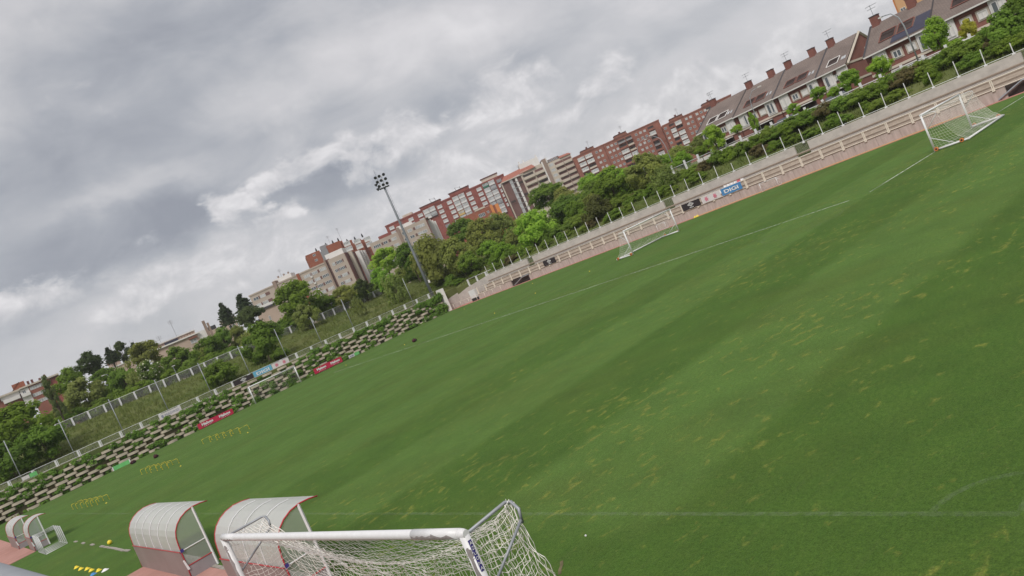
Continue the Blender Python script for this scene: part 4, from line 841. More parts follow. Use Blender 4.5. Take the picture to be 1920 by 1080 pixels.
# orange brick tower behind the first tan block
t, L_ = block_at('brick_tower', 'orange brick tower rising behind the tan block left of the mast', 'building', (170.2, 353.9), (187.0, 346.3), 8)
slab(t, 'wall', 0, 7.4, 0, 16, 8, 45.0, 'brick_orange'); slab(t, 'grey_core', 7.4, 11.2, -.4, 14, 8, 44.0, 'grey_awn'); slab(t, 'wall', 11.2, 18.6, -.2, 12, 8, 45.6, 'brick_orange'); slab(t, 'plant_room', 8.4, 12.4, 1, 7, 44, 46.6, 'grey_awn')
for (s, z) in ((4.1, 43.6), (4.1, 40.9), (12.9, 43.7)): win(t, s, z, 1.5, 1.1)
for k in range(3): slab(t, 'side_wall', 18.6 + k * 5.2, 19.8 + k * 5.2, 1 + k * 6, 6 + k * 6, 8, 45.3 - k * .9, 'brick_orange'); glazed(t, 21.3 + k * 5.2, 42.6 - k * .9, 3.4, 2.4, 'frame', .9); glazed(t, 21.3 + k * 5.2, 39.8 - k * .9, 3.4, 2.4, 'frame', .9)
slab(t, 'rear_wall', 18.6, 34.5, 18, 19, 8, 43.2, 'brick_orange')
for s, z in ((5.8, 45), (11.4, 45.6), (15, 45.6), (18, 45.6), (22, 43.3), (26, 43.0), (30, 43)): MB().span((s, 3, z - 8), (s + .8, 3.8, z - 8 + 1.1)).tube([(s + .4, 3.4, z - 8 + 1.0), (s + .4, 3.4, z - 8 + 2.0)], [.5, .15], 6).build('chimney', M['dark'], t)
antenna(t, 20, 4, 45.5, 7); antenna(t, 14, 4, 45.5, 5)
# long crimson block
t, L_ = block_at('long_apartment_block', 'long crimson brick apartment block with white glazed balconies behind the trees', 'building', (234.0, 375.1), (290.5, 326.9), 10)
slab(t, 'wall', 0, 74.3, 0, 14, 10, 47.9, 'brick_crim'); slab(t, 'wall', -6.4, 0, 1, 13, 10, 44.0, 'brick_crim'); slab(t, 'parapet', -.2, 74.4, -.25, 0, 47.3, 48.1, 'brick_crim')
for a, c, z in ((22.5, 35, 49.3), (41, 53, 49.9)): slab(t, 'attic', a, c, -.5, 6, 47.9, z, 'brick_crim'); slab(t, 'attic_eave', a - .4, c + .4, -.9, 6.4, z, z + .3, 'brick_rust')
slab(t, 'rooftop_room', 11, 17, 3, 8, 47.9, 49.6, 'cream_r'); slab(t, 'rooftop_room', 61, 71, 3, 8, 47.9, 50.2, 'cream_r'); slab(t, 'rooftop_eave', 60.6, 71.4, 2.6, 8.4, 50.2, 50.6, 'brick_rust')
for s in (3.2, 15.3, 21.2, 33.3, 39.5, 51.8, 58.0, 70.5):
    for f in range(6):
        z = 45.4 - f * 2.92
        if s < 16 and f > 2: continue
        q = rgb.random()
        if q < .12: slab(t, 'closed_shutter', s - 1.4, s + 1.4, -.35, 0, z - .95, z + .85, 'grey_awn')
        else: glazed(t, s, z, 2.9, 1.9, 'frame', .35)
for s in (25.2, 28.9, 43.5, 47.4, 62.3, 66.1):
    for f in range(7):
        z = 45.9 - f * 2.92 + (0 if s in (25.2, 43.5, 62.3) else .1)
        if s < 30 and f > 1: continue
        m = 'frame'
        if (s, f) == (62.3, 0): m = 'green_awn'
        if (s, f) == (43.5, 3): m = 'ochre_awn'
        if (s, f) in ((28.9, 1), (66.1, 1), (66.1, 4), (62.3, 4)): m = 'grey_awn'
        glazed(t, s, z, 3.5, 2.6, m, .9)
for s in (30, 46): MB().tube([(s, 3, 39.5), (s - .8, 3, 42.2)], .12, 5).tube([(s - .8, 3, 42.2), (s + 2.5, 3, 41)], .08, 5).tube([(s + 2.5, 3, 39.5), (s + 2.2, 3, 42)], .12, 5).build('aerial_frame', M['dark'], t)
# low red and orange building in front
t, L_ = block_at('low_building', 'low red building with orange corner strips in front of the long crimson block', 'building', (232.1, 309.2), (250.5, 294.2), 8)
slab(t, 'wall', 0, 19, 0, 10, 8, 31.2, 'brick_orange'); slab(t, 'roof_parapet', 10.6, 16.2, -.2, .3, 31.2, 32.0, 'cream_r'); slab(t, 'corner_strip', 18.6, 20, -.3, 6, 8, 31.3, 'orange_r'); slab(t, 'corner_strip', 21.2, 23, -.3, 6, 8, 30.6, 'orange_r'); slab(t, 'wall', 20, 21.2, .4, 8, 8, 30.6, 'brick_orange')
win(t, 13.2, 28.3, 3.4, 1.8, 'frame', 'glass', mull=3); win(t, 16.7, 28.5, 1.1, 1.2); win(t, 17.4, 25.8, 1.2, 1.2)
# brown and cream block
t, L_ = block_at('terraced_tower', 'brown brick and cream apartment block with stepped balconies and tiled roof edges', 'building', (267.6, 305.7), (299.8, 281.2), 8)
slab(t, 'brown_wall', 0, 10.9, 0, 14, 8, 40.8, 'brick_brown'); slab(t, 'corner_frame', -.4, .1, -.3, 3, 8, 40.9, 'cream_r'); slab(t, 'corner_frame', 10.9, 11.6, -.5, 3, 8, 41.6, 'cream_r')
for s, w_, m in ((5.0, 1.6, 'glass_l'), (6.6, .5, 'dark_void'), (7.9, 1.1, 'white_r')): slab(t, 'glazed_strip', s - w_ / 2, s + w_ / 2, -.5, 0, 8, 40.7, m)
for k in range(10): slab(t, 'strip_bar', 4.2, 8.4, -.56, -.5, 12 + k * 2.9, 12.35 + k * 2.9, 'grey_awn')
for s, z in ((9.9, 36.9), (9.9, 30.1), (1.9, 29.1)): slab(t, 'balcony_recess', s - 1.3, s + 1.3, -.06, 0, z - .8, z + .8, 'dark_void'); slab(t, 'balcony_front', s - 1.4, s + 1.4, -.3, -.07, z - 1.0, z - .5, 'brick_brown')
MB().quad((-.8, -.8, 32.6), (12.5, -.8, 33.4), (13.5, 5, 36.5), (3, 5, 36.0)).quad((12.5, -.8, 33.3), (20, -1.2, 33.6), (19, 5, 36.4), (13.5, 5, 36.4)).build('tiled_roof', M['tile_or'], t); slab(t, 'roof_fascia', -.8, 12.5, -.95, -.8, 40.5, 41.0, 'cream_r')
slab(t, 'cream_wall', 11.6, 24.4, 0, 13, 8, 42.0, 'cream_r'); slab(t, 'rooftop_room', 12.5, 23.6, 4, 11, 41, 46.6, 'white_r'); slab(t, 'stair_core', 24.4, 26.4, -.9, 10, 8, 43.6, 'tan_shaft'); slab(t, 'core_edge', 23.7, 24.4, -.9, .2, 8, 42.6, 'white_r')
for s in (13, 15.5, 22.8): slab(t, 'chimney', s, s + .7, 5, 5.7, 46.6, 48, 'white_r')
slab(t, 'cream_wall', 26.4, 40.0, -.3, 13, 8, 40.6, 'cream_r'); slab(t, 'attic', 26.6, 34, 2, 10, 40.6, 42.4, 'brick_brown'); slab(t, 'chimney', 26.3, 27.2, -.4, .8, 41, 44, 'white_r')
MB().quad((33.6, -.9, 32.5), (40.6, -.9, 32.5), (39.8, 5, 34.0), (33.8, 5, 34.2)).build('tiled_roof', M['tile_or'], t)
for f in range(6):
    z = 39.4 - f * 3.25
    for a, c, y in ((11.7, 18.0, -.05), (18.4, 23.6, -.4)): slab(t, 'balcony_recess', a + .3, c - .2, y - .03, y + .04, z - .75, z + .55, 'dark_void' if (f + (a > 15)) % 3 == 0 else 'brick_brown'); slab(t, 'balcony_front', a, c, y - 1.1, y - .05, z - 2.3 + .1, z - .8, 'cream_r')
for f in range(6):
    z = 38.6 - f * 2.95
    slab(t, 'balcony_recess', 30.2, 39.6, -.36, -.3, z - .55, z + .75, 'brick_brown'); slab(t, 'balcony_front', 30.0, 34.7, -1.3, -.36, z - 2.0, z - .6, 'cream_r'); slab(t, 'balcony_front', 35.1, 39.9, -1.1, -.36, z - 1.9, z - .5, 'cream_r'); slab(t, 'balcony_post', 34.7, 35.1, -.9, -.36, z - 2, z + .9, 'tan_shaft')
    win(t, 28.3, z + .5, 2.4, 1.5, 'frame', 'glass_l', y=-.3, mull=3)
for k in range(4): win(t, 27.4 + k * 1.7, 41.6, 1.4, 1.0, 'frame', 'glass', y=2.0)
# long red blocks to the right
def red_block(label, P0, P1, zt, L_, sections, wincols, balcs, attics, fl, step):
    t, LL = block_at('brick_apartment_block', label, 'building', P0, P1, 8); slab(t, 'wall', 0, L_, 0, 14, 8, zt, 'brick_red'); slab(t, 'parapet', -.15, L_ + .15, -.2, 0, zt - .45, zt + .12, 'brick_red')
    for s in sections: slab(t, 'joint_strip', s - .12, s + .12, -.16, 0, 8, zt - .3, 'brick_rust')
    for a, c, h in attics:
        z = zt - 8; MB().quad((a, -.4, z), (c, -.4, z), (c - .6, -.4, z + h), (a + 1.2, -.4, z + h)).quad((a, 7, z), (c, 7, z), (c - .6, 7, z + h), (a + 1.2, 7, z + h)).quad((a + 1.2, -.4, z + h), (c - .6, -.4, z + h), (c - .6, 7, z + h), (a + 1.2, 7, z + h)).quad((a, -.4, z), (a + 1.2, -.4, z + h), (a + 1.2, 7, z + h), (a, 7, z)).quad((c, -.4, z), (c - .6, -.4, z + h), (c - .6, 7, z + h), (c, 7, z)).build('attic', M['brick_red'], t)
        slab(t, 'attic_eave', a + .8, c - .2, -.7, 7.2, zt + h, zt + h + .25, 'brick_rust'); slab(t, 'chimney', (a + c) / 2, (a + c) / 2 + 1, 2, 3, zt + h + .2, zt + h + 1.3, 'brick_rust')
        antenna(t, (a + c) / 2 + 2, 3, zt + h + .2, 4)
    for f in range(6):
        z = fl - f * step
        for s in wincols: win(t, s, z, 1.25, 1.15, 'frame', 'glass_l' if rgb.random() < .6 else 'glass')
        for (s, w_) in balcs:
            slab(t, 'balcony_slab', s - w_ / 2 - .1, s + w_ / 2 + .1, -1.0, 0, z - 1.25, z - 1.1, 'brick_red')
            if rgb.random() < .5: glazed(t, s, z - .1, w_, 2.0, 'frame', .95)
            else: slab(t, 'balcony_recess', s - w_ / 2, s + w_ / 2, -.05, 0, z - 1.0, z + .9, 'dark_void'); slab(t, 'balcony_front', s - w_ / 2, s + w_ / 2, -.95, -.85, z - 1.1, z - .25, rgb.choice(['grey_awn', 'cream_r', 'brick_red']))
    return t
red_block('long red brick apartment block with white balconies right of the cream block', (292.3, 274.5), (327.0, 240.9), 37.1, 48.3, (17.1,), (12.6, 14.8, 19.0, 21.2, 23.4, 34.9, 37.3, 39.6), ((3.8, 3.6), (8.1, 3.8), (26.5, 4.0), (30.6, 3.2), (43.0, 3.2)), ((4.0, 12.6, 1.2), (23.2, 31.0, 1.4)), 34.75, 2.85)
red_block('red brick apartment block partly hidden behind the left end of the terraced houses', (318.7, 234.5), (341.6, 206.2), 32.7, 36.4, (16.3,), (1.2, 12.4, 14.6, 18.0, 20.2, 22.2, 32.2), ((4.6, 2.6), (8.0, 3.2), (25.0, 4.2), (28.8, 2.8)), ((3.6, 11.6, 1.2), (21, 28.8, 1.3)), 30.8, 2.6)
# clutter on the tan fronts: air conditioners and lowered blinds differ from flat to flat
# left-hand villas
t, L_ = block_at('flat_roof_house', 'long low beige house with pale roof edge and solar panels behind trees at left', 'building', (51, 228.6), (67.0, 223.9), 7); slab(t, 'wall', 1, 14.2, 0, 10, 7, 20.0, 'beige'); slab(t, 'roof_edge', .6, 14.6, -.5, .2, 20.0, 20.35, 'white_r'); slab(t, 'upper_wall', 2, 13.6, 2, 9, 20, 21.3, 'beige'); slab(t, 'roof_edge', 1.6, 14, 1.6, 9, 21.3, 21.6, 'white_r'); slab(t, 'solar_array', 5.2, 9, -.3, .6, 20.4, 21.0, 'solar'); slab(t, 'wall', 14.2, 17, .4, 8, 7, 20.4, 'white_r'); slab(t, 'chimney', 16.6, 17.4, 0, .8, 15, 22.8, 'tan_shaft'); slab(t, 'chimney', 17.6, 18.2, 0, .8, 15, 21.8, 'tan_shaft'); win(t, 12.6, 18.4, 1.8, 1.1, 'frame', 'glass_l'); slab(t, 'awning', 11.5, 13.8, -.6, 0, 19.2, 19.5, 'brick_red'); antenna(t, 9, 4, 21.3, 5.5); antenna(t, 4.5, 4, 21.3, 2.5)
for k in range(6): slab(t, 'parapet_pillar', 9.5 + k * .8, 9.8 + k * .8, .2, .5, 20.3, 20.9, 'beige')
t, L_ = block_at('flat_roof_house', 'beige house with white-framed windows beside the round dark pine', 'building', (70.5, 233.2), (82, 229.0), 7); slab(t, 'wall', 0, 8.6, 0, 9, 7, 19.9, 'beige'); slab(t, 'upper_wall', 4.2, 8.6, .5, 9, 19.9, 21.4, 'beige'); slab(t, 'roof_edge', 4, 8.8, .2, 9.2, 21.4, 21.7, 'white_r'); slab(t, 'dark_canopy', 0, 2.6, 1, 5, 19.9, 21.2, 'dark'); win(t, 7.0, 18.4, 2.0, 1.3, 'frame', 'glass'); win(t, 7.3, 15.9, 2.2, 1.5, 'frame', 'glass'); slab(t, 'balcony', 5.8, 9.2, -1.0, 0, 14.2, 15.0, 'dark')
t, L_ = block_at('flat_roof_house', 'beige gabled house end with dark roof edge between pine and big tree', 'building', (84.5, 228), (90.4, 225.7), 7); slab(t, 'wall', 0, 6.2, 0, 9, 7, 19.6, 'beige'); slab(t, 'roof_edge', -.5, 6.6, -.4, 9.4, 19.6, 20.2, 'tile_dark'); slab(t, 'roof_edge', 0, 6.0, 0, 9, 20.2, 21.0, 'white_r'); win(t, 3.0, 16.5, .6, 1.4, 'frame', 'glass')
t, L_ = block_at('flat_roof_house', 'small beige house with white gable edge among the dark pines at left', 'building', (40.0, 231.2), (47.6, 229.3), 7); slab(t, 'wall', 0, 7.6, 0, 8, 7, 20.0, 'beige'); slab(t, 'upper_wall', 1.4, 4.4, 1, 6, 20, 21.4, 'beige'); slab(t, 'roof_edge', -.2, 5.0, -.2, .3, 20.0, 20.3, 'white_r'); slab(t, 'roof_edge', 1.2, 4.6, .8, 6, 21.4, 21.7, 'tile_or')
# red and white block at the far left
t, L_ = block_at('red_white_block', 'red brick and white apartment block with roof chimneys at the far left', 'building', (22.0, 294.6), (39.5, 292.2), 7)
slab(t, 'wall', -4, 5.6, .6, 12, 7, 28.2, 'brick_red'); slab(t, 'white_balcony', .6, 5.4, -.9, .5, 26.0, 27.2, 'white_r'); slab(t, 'white_wall', .2, 5.6, .2, .6, 27.2, 28.6, 'white_r'); slab(t, 'white_wall', 5.8, 8.4, .0, .6, 23, 28.4, 'white_r'); slab(t, 'white_balcony', 5.9, 8.4, -.8, 0, 25.8, 26.9, 'white_r'); slab(t, 'wall', 8.4, 13.2, 0, 12, 7, 28.6, 'brick_red'); slab(t, 'corner_wall', 13.2, 14.8, -.3, 8, 7, 28.5, 'brick_orange'); slab(t, 'wall', 14.8, 18, .2, 12, 7, 28.3, 'brick_crim'); slab(t, 'roof_slab', -4, 6, -.6, 12, 28.4, 28.95, 'cream_r'); slab(t, 'roof_slab', 6, 17.8, -.6, 12, 28.6, 29.1, 'cream_r')
slab(t, 'rooftop_room', 4.4, 8, 1, 6, 28.8, 31.0, 'brick_orange'); MB().quad((3.6, .8, 21.8), (6.6, .8, 24.2), (6.6, 6, 24.2), (3.6, 6, 21.8)).build('rooftop_solar', M['solar'], t)
for s in (8.6, 9.8, 12, 13.6): slab(t, 'chimney', s, s + .7, 2, 2.7, 29.1, 30.5 if s != 12 else 30, 'brick_rust')
for z in (27.6, 25.2, 22.8): win(t, 10.6, z, 3.8, 1.1, 'frame', 'glass_l', mull=4)
win(t, 6.9, 27.4, 1.0, 1.0); win(t, 2.8, 26.9, 2.0, 1.0, 'frame', 'glass_l', y=.2)
# ochre block above the terraced roofs at top right
t, L_ = block_at('ochre_block', 'ochre apartment block just showing above the terraced roofs at top right', 'building', (170.2, 60.3), (172.5, 53.0), 6); slab(t, 'wall', 0, 8, 0, 10, 6, 21.5, 'ochre_r'); slab(t, 'side_wall', -.3, .0, .3, 8, 6, 21.2, 'orange_r'); win(t, 2.7, 19.4, 1.8, 1.3, 'brick_rust', 'glass'); win(t, .9, 18.2, 1.0, 1.3); win(t, 5.6, 19.6, 1.8, 1.3)

# ------------------------------------------------------------------ terraced houses
M['tile'] = brick_mat('roof_tile_courses', (.215, .172, .152), (.19, .152, .136), (.115, .09, .083), .30, .17)
def house(label, X, yl, W_, ze, zb, depth, rise, variant=0, gable=False, solar=False):
    t = thing('terraced_house', label, 'house', (X, yl, zb), RS, 'brick terraced houses'); t['_z0'] = zb; h = ze - zb
    box('wall', (0, 0, 0), (W_, depth, h), 'brick_house', t); D2 = depth / 2
    rf = MB().quad((0, -.45, h - .05), (W_, -.45, h - .05), (W_, D2, h + rise), (0, D2, h + rise)).quad((0, -.45, h - .20), (W_, -.45, h - .20), (W_, -.45, h - .05), (0, -.45, h - .05)).quad((0, depth + .4, h - .1), (W_, depth + .4, h - .1), (W_, D2, h + rise), (0, D2, h + rise)).build('roof', M['tile'], t)
    box('gutter', (0, -.60, h - .22), (W_, -.46, h - .05), 'white_r', t); box('floor_band', (-.002, -.14, h - 2.75), (W_ - .01, .0, h - 2.45), 'cream_r', t)
    sl = lambda y: h - .05 + (y + .45) * (rise + .05) / (D2 + .45)
    box('valley_flashing', (-.12, -.3, 0), (.12, -.3 + .01, .01), 'tile_dark', t)
    MB().quad((-.14, -.44, sl(-.44) + .05), (.14, -.44, sl(-.44) + .05), (.14, D2, sl(D2) + .05), (-.14, D2, sl(D2) + .05)).build('roof_joint', M['tile_dark'], t)
    for a in (-.0, W_ - 2.55 + .8):
        s0 = a + .85 if a == 0 else W_ - 1.75
        box('white_bay', (s0, -.22, h - 2.40), (s0 + 1.65, .0, h - .20), 'white_r', t)
        win(t, s0 + .55, ze - 1.35, .62, 1.6, 'frame', 'glass' if (variant + (a > 0)) % 2 else 'shutter', 'balcony_door', y=-.22, mull=0); win(t, s0 + 1.18, ze - 1.35, .5, 1.6, 'frame', 'glass' if variant % 3 == 0 else 'shutter', 'balcony_door', y=-.22, mull=0)
    tube('downpipe', [(.55, -.3, h - .2), (.55, -.12, h - .6), (.55, -.12, .1)], .06, 'brick_rust', t, 6)
    for k, s in enumerate((W_ * .46, W_ * .68)):
        o = MB().span((s - .68, -.07, h - 1.90), (s + .68, 0, h - .70)).build('window_surround', M['cream_r'], t); win(t, s, ze - 1.30, .98, .86, 'frame', 'glass' if (variant + k) % 2 == 0 else 'shutter', y=-.07, mull=1)
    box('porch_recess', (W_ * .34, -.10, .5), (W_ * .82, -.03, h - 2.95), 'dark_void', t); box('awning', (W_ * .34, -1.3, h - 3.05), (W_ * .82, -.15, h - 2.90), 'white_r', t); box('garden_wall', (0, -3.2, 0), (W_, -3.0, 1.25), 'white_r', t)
    # roof terrace cut into the slope, with brick cheeks and pale rim
    for s0, s1 in (((W_ * .22, W_ * .46), (W_ * .50, W_ * .74)) if variant % 3 != 2 else ((W_ * .30, W_ * .66),)):
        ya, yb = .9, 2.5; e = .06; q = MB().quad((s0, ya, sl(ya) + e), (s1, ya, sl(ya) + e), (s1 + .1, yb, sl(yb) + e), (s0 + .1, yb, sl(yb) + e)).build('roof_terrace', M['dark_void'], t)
        for (p, r_) in (((s0, ya), (s0 + .1, yb)), ((s1, ya), (s1 + .1, yb)), ((s0 + .1, yb), (s1 + .1, yb)), ((s0, ya), (s1, ya))): MB().tube([(p[0], p[1], sl(p[1]) + .09), (r_[0], r_[1], sl(r_[1]) + .09)], .07, 4).build('terrace_rim', M['white_r' if variant % 2 else 'brick_house'], q)
        MB().quad((s0 + .1, yb - .05, sl(yb) - .3), (s1 - .2, yb - .05, sl(yb) - .3), (s1 - .2, yb - .6, sl(yb - .6) + .12), (s0 + .1, yb - .6, sl(yb - .6) + .12)).build('terrace_wall', M['brick_house'], q)
    for s in (W_ * .80, W_ * .88): y = 1.2; MB().quad((s - .18, y, sl(y) + .06), (s + .18, y, sl(y) + .06), (s + .18, y + .75, sl(y + .75) + .06), (s - .18, y + .75, sl(y + .75) + .06)).build('skylight', M['glass_l'], t)
    for s in ((.35, W_ * .62) if variant % 2 == 0 else (.35,)): o = box('chimney', (s, D2 - .5, h + rise - .8), (s + .95, D2 + .4, h + rise + 1.0), 'brick_house', t); box('chimney_cap', (s - .06, D2 - .56, h + rise + 1.0), (s + 1.01, D2 + .46, h + rise + 1.1), 'tile_dark', o)
    MB().tube([(.8, D2, h + rise + 1.0), (.8, D2, h + rise + 2.5)], .035, 4).tube([(.2, D2, h + rise + 2.4), (1.7, D2, h + rise + 2.4)], .03, 4).tube([(.3, D2, h + rise + 2.0), (1.4, D2, h + rise + 2.0)], .03, 4).build('antenna', M['steel'], t)
    if solar: MB().quad((W_ * .42, -.2, sl(-.2) + .08), (W_ * .98, -.2, sl(-.2) + .08), (W_ * 1.0, .9, sl(.9) + .08), (W_ * .44, .9, sl(.9) + .08)).quad((W_ * .76, .9, sl(.9) + .08), (W_, .9, sl(.9) + .08), (W_, 2.4, sl(2.4) + .08), (W_ * .78, 2.4, sl(2.4) + .08)).build('solar_array', M['solar'], t)
    if gable:
        MB().quad((W_ + .02, 0, h), (W_ + .02, depth, h), (W_ + .02, D2, h + rise - .1)).quad((W_ + .25, 0, h), (W_ + .25, depth, h), (W_ + .25, D2, h + rise - .1)).build('gable', M['brick_house'], t); box('gable_wall', (W_, 0, 0), (W_ + .26, depth, h), 'brick_house', t); box('gable_band', (W_ + .26, 0, h - .25), (W_ + .36, depth, h + .05), 'cream_r', t); box('gable_band', (W_ + .26, 0, h - 2.9), (W_ + .36, depth, h - 2.6), 'cream_r', t)
        for a, c in (((-.5, h - .15), (D2, h + rise)), ((depth + .5, h - .15), (D2, h + rise))): MB().tube([(W_ + .32, a[0], a[1]), (W_ + .32, c[0], c[1])], .22, 4).build('verge_board', M['cream_r'], t)
        for y, z in ((D2 + .4, h + .8), (D2 + 1.6, h - 1.6)): MB().span((W_ + .26, y - .5, z - .55), (W_ + .34, y + .5, z + .55)).build('window_surround', M['cream_r'], t); MB().span((W_ + .3, y - .32, z - .4), (W_ + .36, y + .32, z + .4)).build('pane', M['glass'], t)
    return t
house('leftmost brick terraced house with grey-brown roof, partly cut by the trees', 108, 74.85, 7.65, 10.75, 5.4, 14, 3.7, 1); house('brick terraced house second from the left, slim street lamp in front', 108, 67.2, 7.7, 10.65, 5.4, 14, 3.7, 0); house('brick terraced house third from the left with two open roof terraces', 108, 59.5, 7.6, 10.6, 5.3, 14, 3.75, 4); house('brick terraced house with a brick gable end and single roof terrace', 108, 51.9, 4.9, 10.55, 5.3, 14, 3.8, 5, gable=True)
house('nearer brick terraced house with dark solar panels on its roof', 92, 37.7, 7.9, 9.45, 4.9, 10, 3.4, 0, solar=True); house('brick terraced house at the top right corner behind the leafy tree', 92, 29.8, 7.9, 9.35, 4.9, 10, 3.4, 2); house('brick terraced house past the right edge mostly hidden by trees', 92, 21.9, 7.9, 9.3, 4.9, 10, 3.4, 3)
# fence along the street above the stand
sf = thing('street_fence', 'white post and wire fence along the street above the stand', 'fence', (80.2, 0, 5.1)); pm = MB().span((-.08, -.13, -.4), (.08, .13, 1.45)).mesh('post'); pm.materials.append(M['white'])
y = 16.0
while y < 62: o = link('post', pm, sf); o.location = (0, y, max(0, y - 30) * .016); y += 2.3
tube('top_rail', [(0, 14, 1.02), (0, 30, 1.04), (0, 62, 1.50)], .05, 'white', sf, 6); MB().quad((.02, 14, .0), (.02, 62, .4), (.02, 62, 1.48), (.02, 14, 1.02)).build('wire_mesh', M['mesh'], sf)
# street lamps
def lamp(label, x, y, z0, h, dx, dy, r=.07):
    t = thing('street_lamp', label, 'lamp', (x, y, z0)); tube('lamp_pole', [(0, 0, 0), (0, 0, h * .72), (dx * .12, dy * .12, h * .88), (dx * .45, dy * .45, h * .98), (dx, dy, h)], [r, r * .8, r * .7, r * .6, r * .5], 'steel', t, 8); MB().box((dx * 1.08, dy * 1.08, h - .03), (.5, .32, .14)).build('lamp_head', M['white_r'], t)
lamp('curved street lamp in front of the left red brick block', 93.2, 76.8, 5.3, 8.0, 1.8, -2.2); lamp('second curved street lamp, just right of the first, before the red block', 96.0, 73.2, 5.3, 7.8, -.6, 2.4); lamp('street lamp with long arm before the terraced house with solar panels', 85.4, 29.9, 5.2, 7.2, -.5, 1.6, .10); lamp('curved street lamp among dark trees at left', 24.3, 152.7, 7.7, 6.8, -.9, .4); lamp('short lamp post behind the embankment fence at left', 30.5, 137, 7.6, 3.0, .1, 0); lamp('short lamp post with white globe behind the fence right of the big tree', 62.6, 137, 7.6, 2.6, .05, 0); lamp('slim street lamp before the second terraced house', 96, 56.5, 5.3, 7.2, .9, -1.6)
for k, (x, y, rz) in enumerate(((86.5, 47.6, R(92)), (87, 41.0, R(90)))):
    t = thing('parked_car', 'white parked car glimpsed behind the street fence, %s' % ('left one' if k == 0 else 'right one'), 'car', (x, y, 5.3), rz, 'cars behind the street fence')
    q = MB().prism([(-2.1, -.85), (2.1, -.85), (2.15, -.5), (2.15, .5), (2.1, .85), (-2.1, .85)], .3, .85).build('body', M['white'], t); b = MB(); lo = [(-1.7, -.78, .85), (1.2, -.78, .85), (1.2, .78, .85), (-1.7, .78, .85)]; hi = [(-1.3, -.62, 1.42), (.5, -.62, 1.42), (.5, .62, 1.42), (-1.3, .62, 1.42)]
    for i in range(4): b.quad(lo[i], lo[(i + 1) % 4], hi[(i + 1) % 4], hi[i])
    b.quad(*hi); b.build('cabin', M['glass'], t)
    for x_ in (-1.3, 1.3):
        for y_ in (-.8, .8): tube('wheel', [(x_, y_ - .1, .32), (x_, y_ + .1, .32)], .32, 'black', t, 12)

# ------------------------------------------------------------------ vegetation
def crown(kind, seed):
    rg = random.Random(seed); b = MB(); cl = []
    if kind == 'round':
        for i in range(46):
            d = Vector((rg.gauss(0, 1), rg.gauss(0, 1), rg.gauss(.25, 1))).normalized(); r = rg.uniform(.45, .86); cl.append((d * r, rg.uniform(.20, .36), rg.uniform(.16, .28)))
        n, sz = 105, .105
    elif kind == 'shrub':
        for i in range(40):
            d = Vector((rg.gauss(0, 1), rg.gauss(0, 1), rg.gauss(.1, .8))).normalized(); r = rg.uniform(.35, .85); cl.append((Vector((d.x * r, d.y * r, d.z * r * .9)), rg.uniform(.22, .36), rg.uniform(.18, .28)))
        n, sz = 105, .11
    elif kind == 'willow':
        for i in range(70):
            d = Vector((rg.gauss(0, 1), rg.gauss(0, 1), rg.gauss(.2, .9))).normalized(); r = rg.uniform(.3, .92); cl.append((d * r, rg.uniform(.07, .15), rg.uniform(.20, .36)))
        n, sz = 46, .085
    elif kind == 'pine':
        for i in range(44):
            a = rg.uniform(0, 6.28); r = rg.random() ** .6 * .85; z = rg.uniform(-.3, .75) * (1 - r * .6); cl.append((Vector((r * math.cos(a), r * math.sin(a), z)), rg.uniform(.16, .28), rg.uniform(.10, .17)))
        n, sz = 110, .08
    elif kind == 'cedar':
        for k in range(14):
            z = -.95 + 1.85 * k / 13; R_ = (1 - (k / 14)) ** .75 * rg.uniform(.7, 1.05)
            for j in range(7 if k < 11 else 3):
                a = j * .9 + k * .7 + rg.uniform(-.4, .4); rr_ = R_ * rg.uniform(.7, 1.1)
                for q in (.3, .62, .95): cl.append((Vector((rr_ * q * math.cos(a), rr_ * q * math.sin(a), z - .10 * q + rg.uniform(-.05, .05))), .20 * (1.2 - q * .6), .085))
        n, sz = 30, .085
    elif kind == 'column':
        for i in range(44):
            z = rg.uniform(-.95, .95); R_ = .75 * (1 - max(0, z) ** 2 * .8); a = rg.uniform(0, 6.28); r = R_ * rg.random() ** .5; cl.append((Vector((r * math.cos(a), r * math.sin(a), z)), .24, .17))
        n, sz = 95, .09
    for c, r1, r2 in cl: leaf_quads(b, c, n, (r1, r1, r2), sz, rg)
    me = b.mesh('crown'); me.materials.append(M['leaf']); return me
def trunk(seed, spread):
    rg = random.Random(seed); b = MB(); b.tube([(0, 0, -.15), (.02, .01, .35), (-.01, .03, .7), (.02, 0, 1.15)], [.085, .065, .05, .02], 8)
    for k in range(6):
        a = k * 1.05 + rg.uniform(-.3, .3); z = rg.uniform(.45, .85); b.tube([(0, 0, z), (spread * .45 * math.cos(a), spread * .45 * math.sin(a), z + .16), (spread * math.cos(a), spread * math.sin(a), z + .42)], [.04, .025, .008], 5)
    me = b.mesh('trunk'); me.materials.append(M['bark']); return me
CR = {k: [crown(k, 100 + 7 * i + len(k)) for i in range(n)] for k, n in (('round', 3), ('shrub', 3), ('willow', 2), ('pine', 2), ('cedar', 2), ('column', 1))}
TK = [trunk(i, .35) for i in range(3)]
